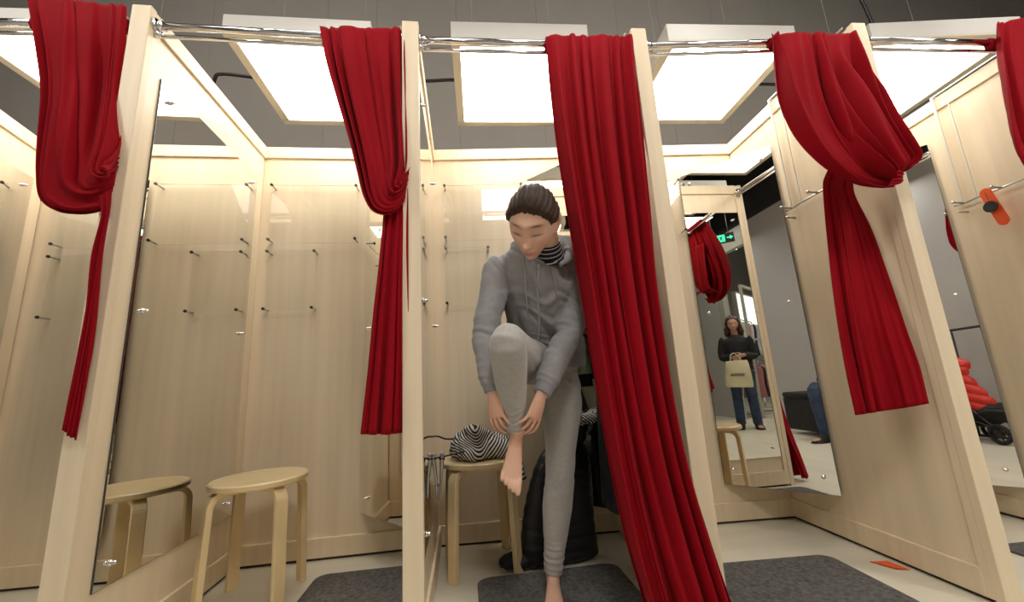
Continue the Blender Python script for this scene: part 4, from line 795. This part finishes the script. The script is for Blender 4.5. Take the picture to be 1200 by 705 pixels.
# the bag she holds
tb = empty('tote_bag', p1.location, p1.rotation_euler[2], 'pale cream tote bag held in front of the dark coat, reflected in the mirror', 'bag')
b = MB(); limb(b, [(-.03, -.25, .86), (-.03, -.255, .80), (-.035, -.26, .66), (-.04, -.26, .54), (-.04, -.26, .535)], [(.12, .035), (.135, .05), (.15, .065), (.155, .06), (.13, .04)], n=32, sub=4)
o = b.build('body', M['tote'], tb, smooth=True)
MB().tube(cat([(-.10, -.25, .85), (-.085, -.235, .93), (-.05, -.225, .96), (-.01, -.235, .93), (.03, -.25, .85)], 6)[:, :3], .006, 8).build('handle', M['tote'], tb, smooth=True)
MB().box((-.12, -.329, .675), (.04, -.322, .70)).build('printed_band', M['steel'], tb)
# seated shopper on the black bench
bn_ = empty('bench', (-.75, -2.62, 0), 0, 'low black upholstered bench against the grey shop wall, reflected in the mirror', 'bench')
MB().box((.50, -.24, .05), (1.60, .22, .40)).build('base', M['blackfab'], bn_, bevel=.01); MB().box((.50, -.25, .40), (1.60, .23, .46)).build('cushion', M['blackfab'], bn_, bevel=.025, seg=3)
J2 = dict(look=(.1, -1, -.3), head=(0, -.06, .98), neck=(0, 0, .85), pel=(0, .05, .55), lsh=(.14, 0, .80), rsh=(-.14, 0, .80), lel=(.18, -.08, .60), rel=(-.18, -.08, .60), lwr=(.08, -.28, .54), rwr=(-.08, -.28, .53),
          lhd=(-.3, -.7, -.1), rhd=(.3, -.7, -.1), lhip=(.08, 0, .53), rhip=(-.08, 0, .53), lkn=(.10, -.36, .50), rkn=(-.10, -.34, .50), lan=(.09, -.33, .065), ran=(-.10, -.30, .065), lft=(.02, -.19, -.06), rft=(-.02, -.19, -.06))
p2, _, HB2 = bgperson((.42, -2.60, 0), PI - .25, 'person in dark top and jeans sitting on the black bench, at the mirror edge', J2, 'navy', 'jeans')
b = MB(); b.ball((0, -.035, 1.00), .10, 10, (.9, 1.05, 1.1)); 
for i in range(len(b.v)):
    x, y, z = b.v[i]
    if y < -.10 and z < 1.05: b.v[i] = (x, -.10, z)
b.build('hair', mbh, p2, smooth=True)
# T-shaped black stand and the pushchair with the red vest
ts = empty('clothes_stand', (1.60, -2.66, 0), 0, 'black T-shaped clothes stand by the grey wall, reflected at far right', 'stand')
MB().tube([(0, 0, 0), (0, 0, 1.0)], .012, 10).build('pole', M['darkmetal'], ts, smooth=True); MB().tube([(-.12, 0, 1.01), (.36, 0, 1.03)], .012, 10).build('top_bar', M['darkmetal'], ts, smooth=True)
MB().box((-.02, -.18, 0), (.02, .18, .02)).build('foot', M['darkmetal'], ts, bevel=.004); MB().box((-.15, -.02, 0), (.3, .02, .02)).build('foot', M['darkmetal'], ts, bevel=.004)
pc = empty('pushchair', (1.80, -2.46, 0), .1, 'black folded pushchair on the shop floor under the red vest, reflected at far right', 'pushchair')
def ring(c, R_, r, ax='y', n=28):
    return [(c[0] + R_ * math.cos(t), c[1], c[2] + R_ * math.sin(t)) for t in np.linspace(0, 2 * PI, n)]
for x, y in ((-.06, .13), (.22, .13), (-.06, -.13), (.22, -.13)):
    b = MB().tube(ring((x, y, .085), .07, 0), .016, 8); w_ = b.build('wheel', M['blackfab'], pc, smooth=True); h_ = MB().tube([(x, y - .012, .085), (x, y + .012, .085)], .028, 12)
    for t in np.linspace(0, PI * 2, 6)[:-1]: h_.tube([(x, y, .085), (x + .07 * math.cos(t), y, .085 + .07 * math.sin(t))], .006, 6)
    h_.build('spokes', M['darkmetal'], w_)
for y in (-.12, .12):
    MB().tube(cat([(-.10, y, .20), (.10, y, .16), (.26, y, .10)], 4)[:, :3], .011, 8).build('frame_tube', M['darkmetal'], pc, smooth=True)
    MB().tube(cat([(-.20, y, .62), (-.08, y, .42), (.06, y, .26), (.22, y, .10)], 4)[:, :3], .011, 8).build('frame_tube', M['darkmetal'], pc, smooth=True)
    MB().tube(cat([(.30, y, .28), (.12, y, .26), (-.06, y, .10)], 4)[:, :3], .011, 8).build('frame_tube', M['darkmetal'], pc, smooth=True)
MB().tube([(-.20, -.12, .62), (-.20, .12, .62)], .013, 8).build('handle', M['blackfab'], pc, smooth=True)
b = MB(); limb(b, [(-.17, 0, .30), (-.08, 0, .24), (.06, 0, .22), (.18, 0, .30)], [(.12, .10), (.13, .11), (.13, .09), (.12, .05)], side=(0, 1, 0), n=24); b.build('seat_fabric', M['blackfab'], pc, smooth=True)
vs = empty('puffer_vest', (1.70, -2.42, -.06), 0, 'bright red quilted vest thrown over the pushchair, reflected at far right', 'vest')
b = MB(); limb(b, [(-.03, 0, .76), (-.02, 0, .70), (.0, 0, .58), (.08, 0, .44), (.16, 0, .31), (.19, 0, .27)], [(.10, .04), (.135, .065), (.13, .07), (.14, .075), (.12, .07), (.09, .05)], side=(1, 0, 0), n=32, sub=6)
limb(b, [(-.12, -.04, .72), (-.13, -.05, .76), (-.04, -.05, .78), (.07, -.04, .76), (.10, -.03, .70)], [(.03, .03), (.035, .035), (.03, .035), (.035, .035), (.03, .03)], n=16)
remesh('shell', b, .007, M['redpuff'], vs, it=2, post=lambda c, n, m_: c + n * (.016 * np.abs(np.sin((c[:, 2] + .3 * c[:, 0]) * 2 * PI / .15)) ** .6 - .010 + .004 * np.sin(c[:, 0] * 60))[:, None])
b = MB(); b.ball((-.04, -.075, .60), .055, 10, (1.1, .5, 1.2)); b.build('lining', M['blackfab'], vs, smooth=True)
bb = MB(); limb(bb, [(0, 0, .01), (0, 0, .05), (0, 0, .18), (.01, 0, .27), (.015, 0, .30)], [(.10, .08), (.14, .10), (.14, .10), (.10, .07), (.04, .03)], n=28)
bk = bb.build('backpack', M['blackfab'], None, smooth=True, loc=(1.70, -2.22, 0)); setp(bk, 'plump black backpack on the shop floor before the pushchair', 'backpack'); MB().tube(cat([(-.06, -.10, .24), (-.07, -.14, .16), (-.06, -.11, .06)], 5)[:, :3], .012, 8).build('strap', M['blackfab'], bk, smooth=True)
# emergency exit sign
ex = empty('exit_sign', (4.02, -2.28, 2.47), 0, 'green and black emergency exit sign with running figure and arrow', 'sign')
xr = Vector((-.57, -.82, 0)).normalized(); nn = Vector((-.82, .57, 0)).normalized(); ex.matrix_world = Matrix((xr, -nn, Vector((0, 0, 1)))).transposed().to_4x4(); ex.location = (4.02, -2.28, 2.47)
MB().box((-.165, 0, 0), (.165, .025, .135)).build('panel', M['signblack'], ex, bevel=.004)
MB().tube([(-.10, .012, .13), (-.10, .012, 1.92)], .005, 6).build('hanger_rod', M['darkmetal'], ex); MB().tube([(.10, .012, .13), (.10, .012, 1.92)], .005, 6).build('hanger_rod', M['darkmetal'], ex)
def flat(nm, polys, m, y=-.002):
    b = MB()
    for P_ in polys:
        n = len(P_); b.add([(x, y, z) for x, z in P_] + [(x, 0, z) for x, z in P_], [tuple(range(n)), tuple(range(2 * n - 1, n - 1, -1))] + [(k, k + n, (k + 1) % n + n, (k + 1) % n) for k in range(n)])
    return fixn(b.build(nm, M[m], ex))
flat('arrow', [[(.075, .060), (.115, .060), (.115, .040), (.150, .0675), (.115, .095), (.115, .075), (.075, .075)]], 'signgreen')
flat('door_pictogram', [[(-.045, .018), (.050, .018), (.050, .117), (-.045, .117)]], 'signgreen')
mnb = [[(.012, .098), (.024, .098), (.024, .110), (.012, .110)], [(-.008, .088), (.020, .094), (.010, .060), (-.006, .062)], [(-.006, .064), (.008, .062), (.026, .042), (.040, .042), (.040, .034), (.020, .034)], [(-.006, .064), (.004, .060), (-.012, .026), (-.032, .026), (-.032, .034), (-.018, .034)], [(.016, .092), (.020, .084), (.040, .076), (.040, .084)], [(-.008, .088), (-.004, .080), (-.026, .070), (-.028, .078)]]
flat('running_figure', mnb, 'signblack', -.004)
flat('small_lettering', [[(-.15 + i * .019, .060), (-.138 + i * .019, .060), (-.138 + i * .019, .063), (-.15 + i * .019, .063)] for i in range(5)] + [[(-.15 + i * .019, .072), (-.147 + i * .019, .072), (-.147 + i * .019, .060), (-.15 + i * .019, .060)] for i in range(5)], 'signgreen')
# shop fittings beyond the wide opening
def rail(loc, rz, L, z, cols, label, glabel, prof, grp, gname='hanging_garment'):
    r = empty('garment_rail', loc, rz, label, 'rail', 'garment rails in the shop'); MB().tube([(-L / 2, 0, z), (L / 2, 0, z)], .012, 8).build('rail', M['chrome'], r, smooth=True)
    for x in (-L / 2, L / 2): MB().tube([(x, 0, 0), (x, 0, z)], .012, 8).build('upright', M['chrome'], r, smooth=True); MB().box((x - .02, -.2, 0), (x + .02, .2, .02)).build('foot', M['chrome'], r)
    n = len(cols)
    for i, (c_, nm) in enumerate(cols):
        x = -L / 2 + .1 + (L - .2) * i / max(1, n - 1); q = Vector((x, 0, 0)); q.rotate(Matrix.Rotation(rz, 3, 'Z')); 
        garment(gname, (loc[0] + q.x, loc[1] + q.y, z - .06), rz + PI / 2 + .1 * (RNG.random() - .5), prof, c_, f'{nm} garment, ' + ['first', 'second', 'third', 'fourth', 'fifth', 'sixth', 'last'][i] + f' from the left {glabel}', 'garment', grp, n=16, sub=2)
P1 = [(0, .02, .015), (-.03, .16, .02), (-.15, .19, .03), (-.4, .17, .035), (-.62, .19, .04)]
P2 = [(0, .02, .015), (-.03, .14, .02), (-.12, .16, .03), (-.3, .15, .035), (-.5, .17, .04)]
rail((6.05, -3.85, 0), -.9, 1.3, 1.66, [('white', 'white'), ('white', 'white'), ('pink', 'dusty pink'), ('white', 'white'), ('navy', 'navy'), ('white', 'white'), ('pink', 'dusty pink')], 'tall chrome rail of pale garments far in the shop, seen by double reflection', 'on the tall shop rail', P1, 'garments on the tall rail')
rail((5.45, -3.60, 0), -.9, 1.1, .86, [('pink', 'dusty pink'), ('blackfab', 'black'), ('pink', 'dusty pink'), ('redpuff', 'red'), ('white', 'white'), ('pink', 'dusty pink'), ('navy', 'navy')], 'low chrome rail of mixed garments far in the shop, seen by double reflection', 'on the low shop rail', P2, 'garments on the low rail')
lb = empty('poster_lightbox', (6.9, -4.75, 1.55), -.95, 'backlit white poster panel high on a frame, deep in the shop', 'lightbox')
MB().box((-.75, 0, 0), (.75, .08, .75)).build('case', M['portal'], lb, bevel=.005); MB().box((-.71, -.006, .04), (.71, .0, .71)).build('lit_face', M['lightbox'], lb)
for x in (-.6, .6): MB().box((x - .02, .02, -1.55), (x + .02, .06, 0)).build('post', M['portal'], lb)
df = empty('display_frame', (5.25, -3.52, 0), -.95, 'pale metal display frame standing inside the shop opening', 'frame')
for x in (-.42, .22): MB().box((x - .02, -.02, 0), (x + .02, .02, 2.1)).build('upright', M['portal'], df, bevel=.003)
MB().box((-.42, -.02, 2.06), (.22, .02, 2.1)).build('crossbar', M['portal'], df, bevel=.003); MB().box((-.42, -.02, 1.2), (.22, .02, 1.23)).build('crossbar', M['portal'], df, bevel=.003)
for i, (x, y, z, l_) in enumerate([(4.75, -2.35, 3.36, 'above the shopper with the pale bag'), (6.2, -4.1, 3.1, 'over the tall garment rail'), (2.0, -2.55, 3.36, 'opposite the right cubicles'), (.2, -2.5, 3.36, 'opposite the middle cubicles'), (-1.6, -2.5, 3.36, 'opposite the left cubicles')]):
    p = empty('spotlight', (x, y, z), 0, 'round white ceiling spotlight ' + l_, 'spotlight', 'shop spotlights'); MB().tube([(0, 0, .0), (0, 0, .05)], .055, 20).build('housing', M['steel'], p); MB().tube([(0, 0, -.004), (0, 0, .001)], .042, 20).build('lens', M['lamp'], p)
    MB().tube([(0, 0, .04), (0, 0, 4.4 - z)], .008, 6).build('stem', M['darkmetal'], p)

# ------------------------------------------------------------------ bring everything to true size
for o in list(sc.objects):
    if o.parent is None and o.type != 'CAMERA':
        o.location = Vector(o.location) * K; o.scale = Vector(o.scale) * K
        if o.type == 'LIGHT': o.data.energy *= K * K
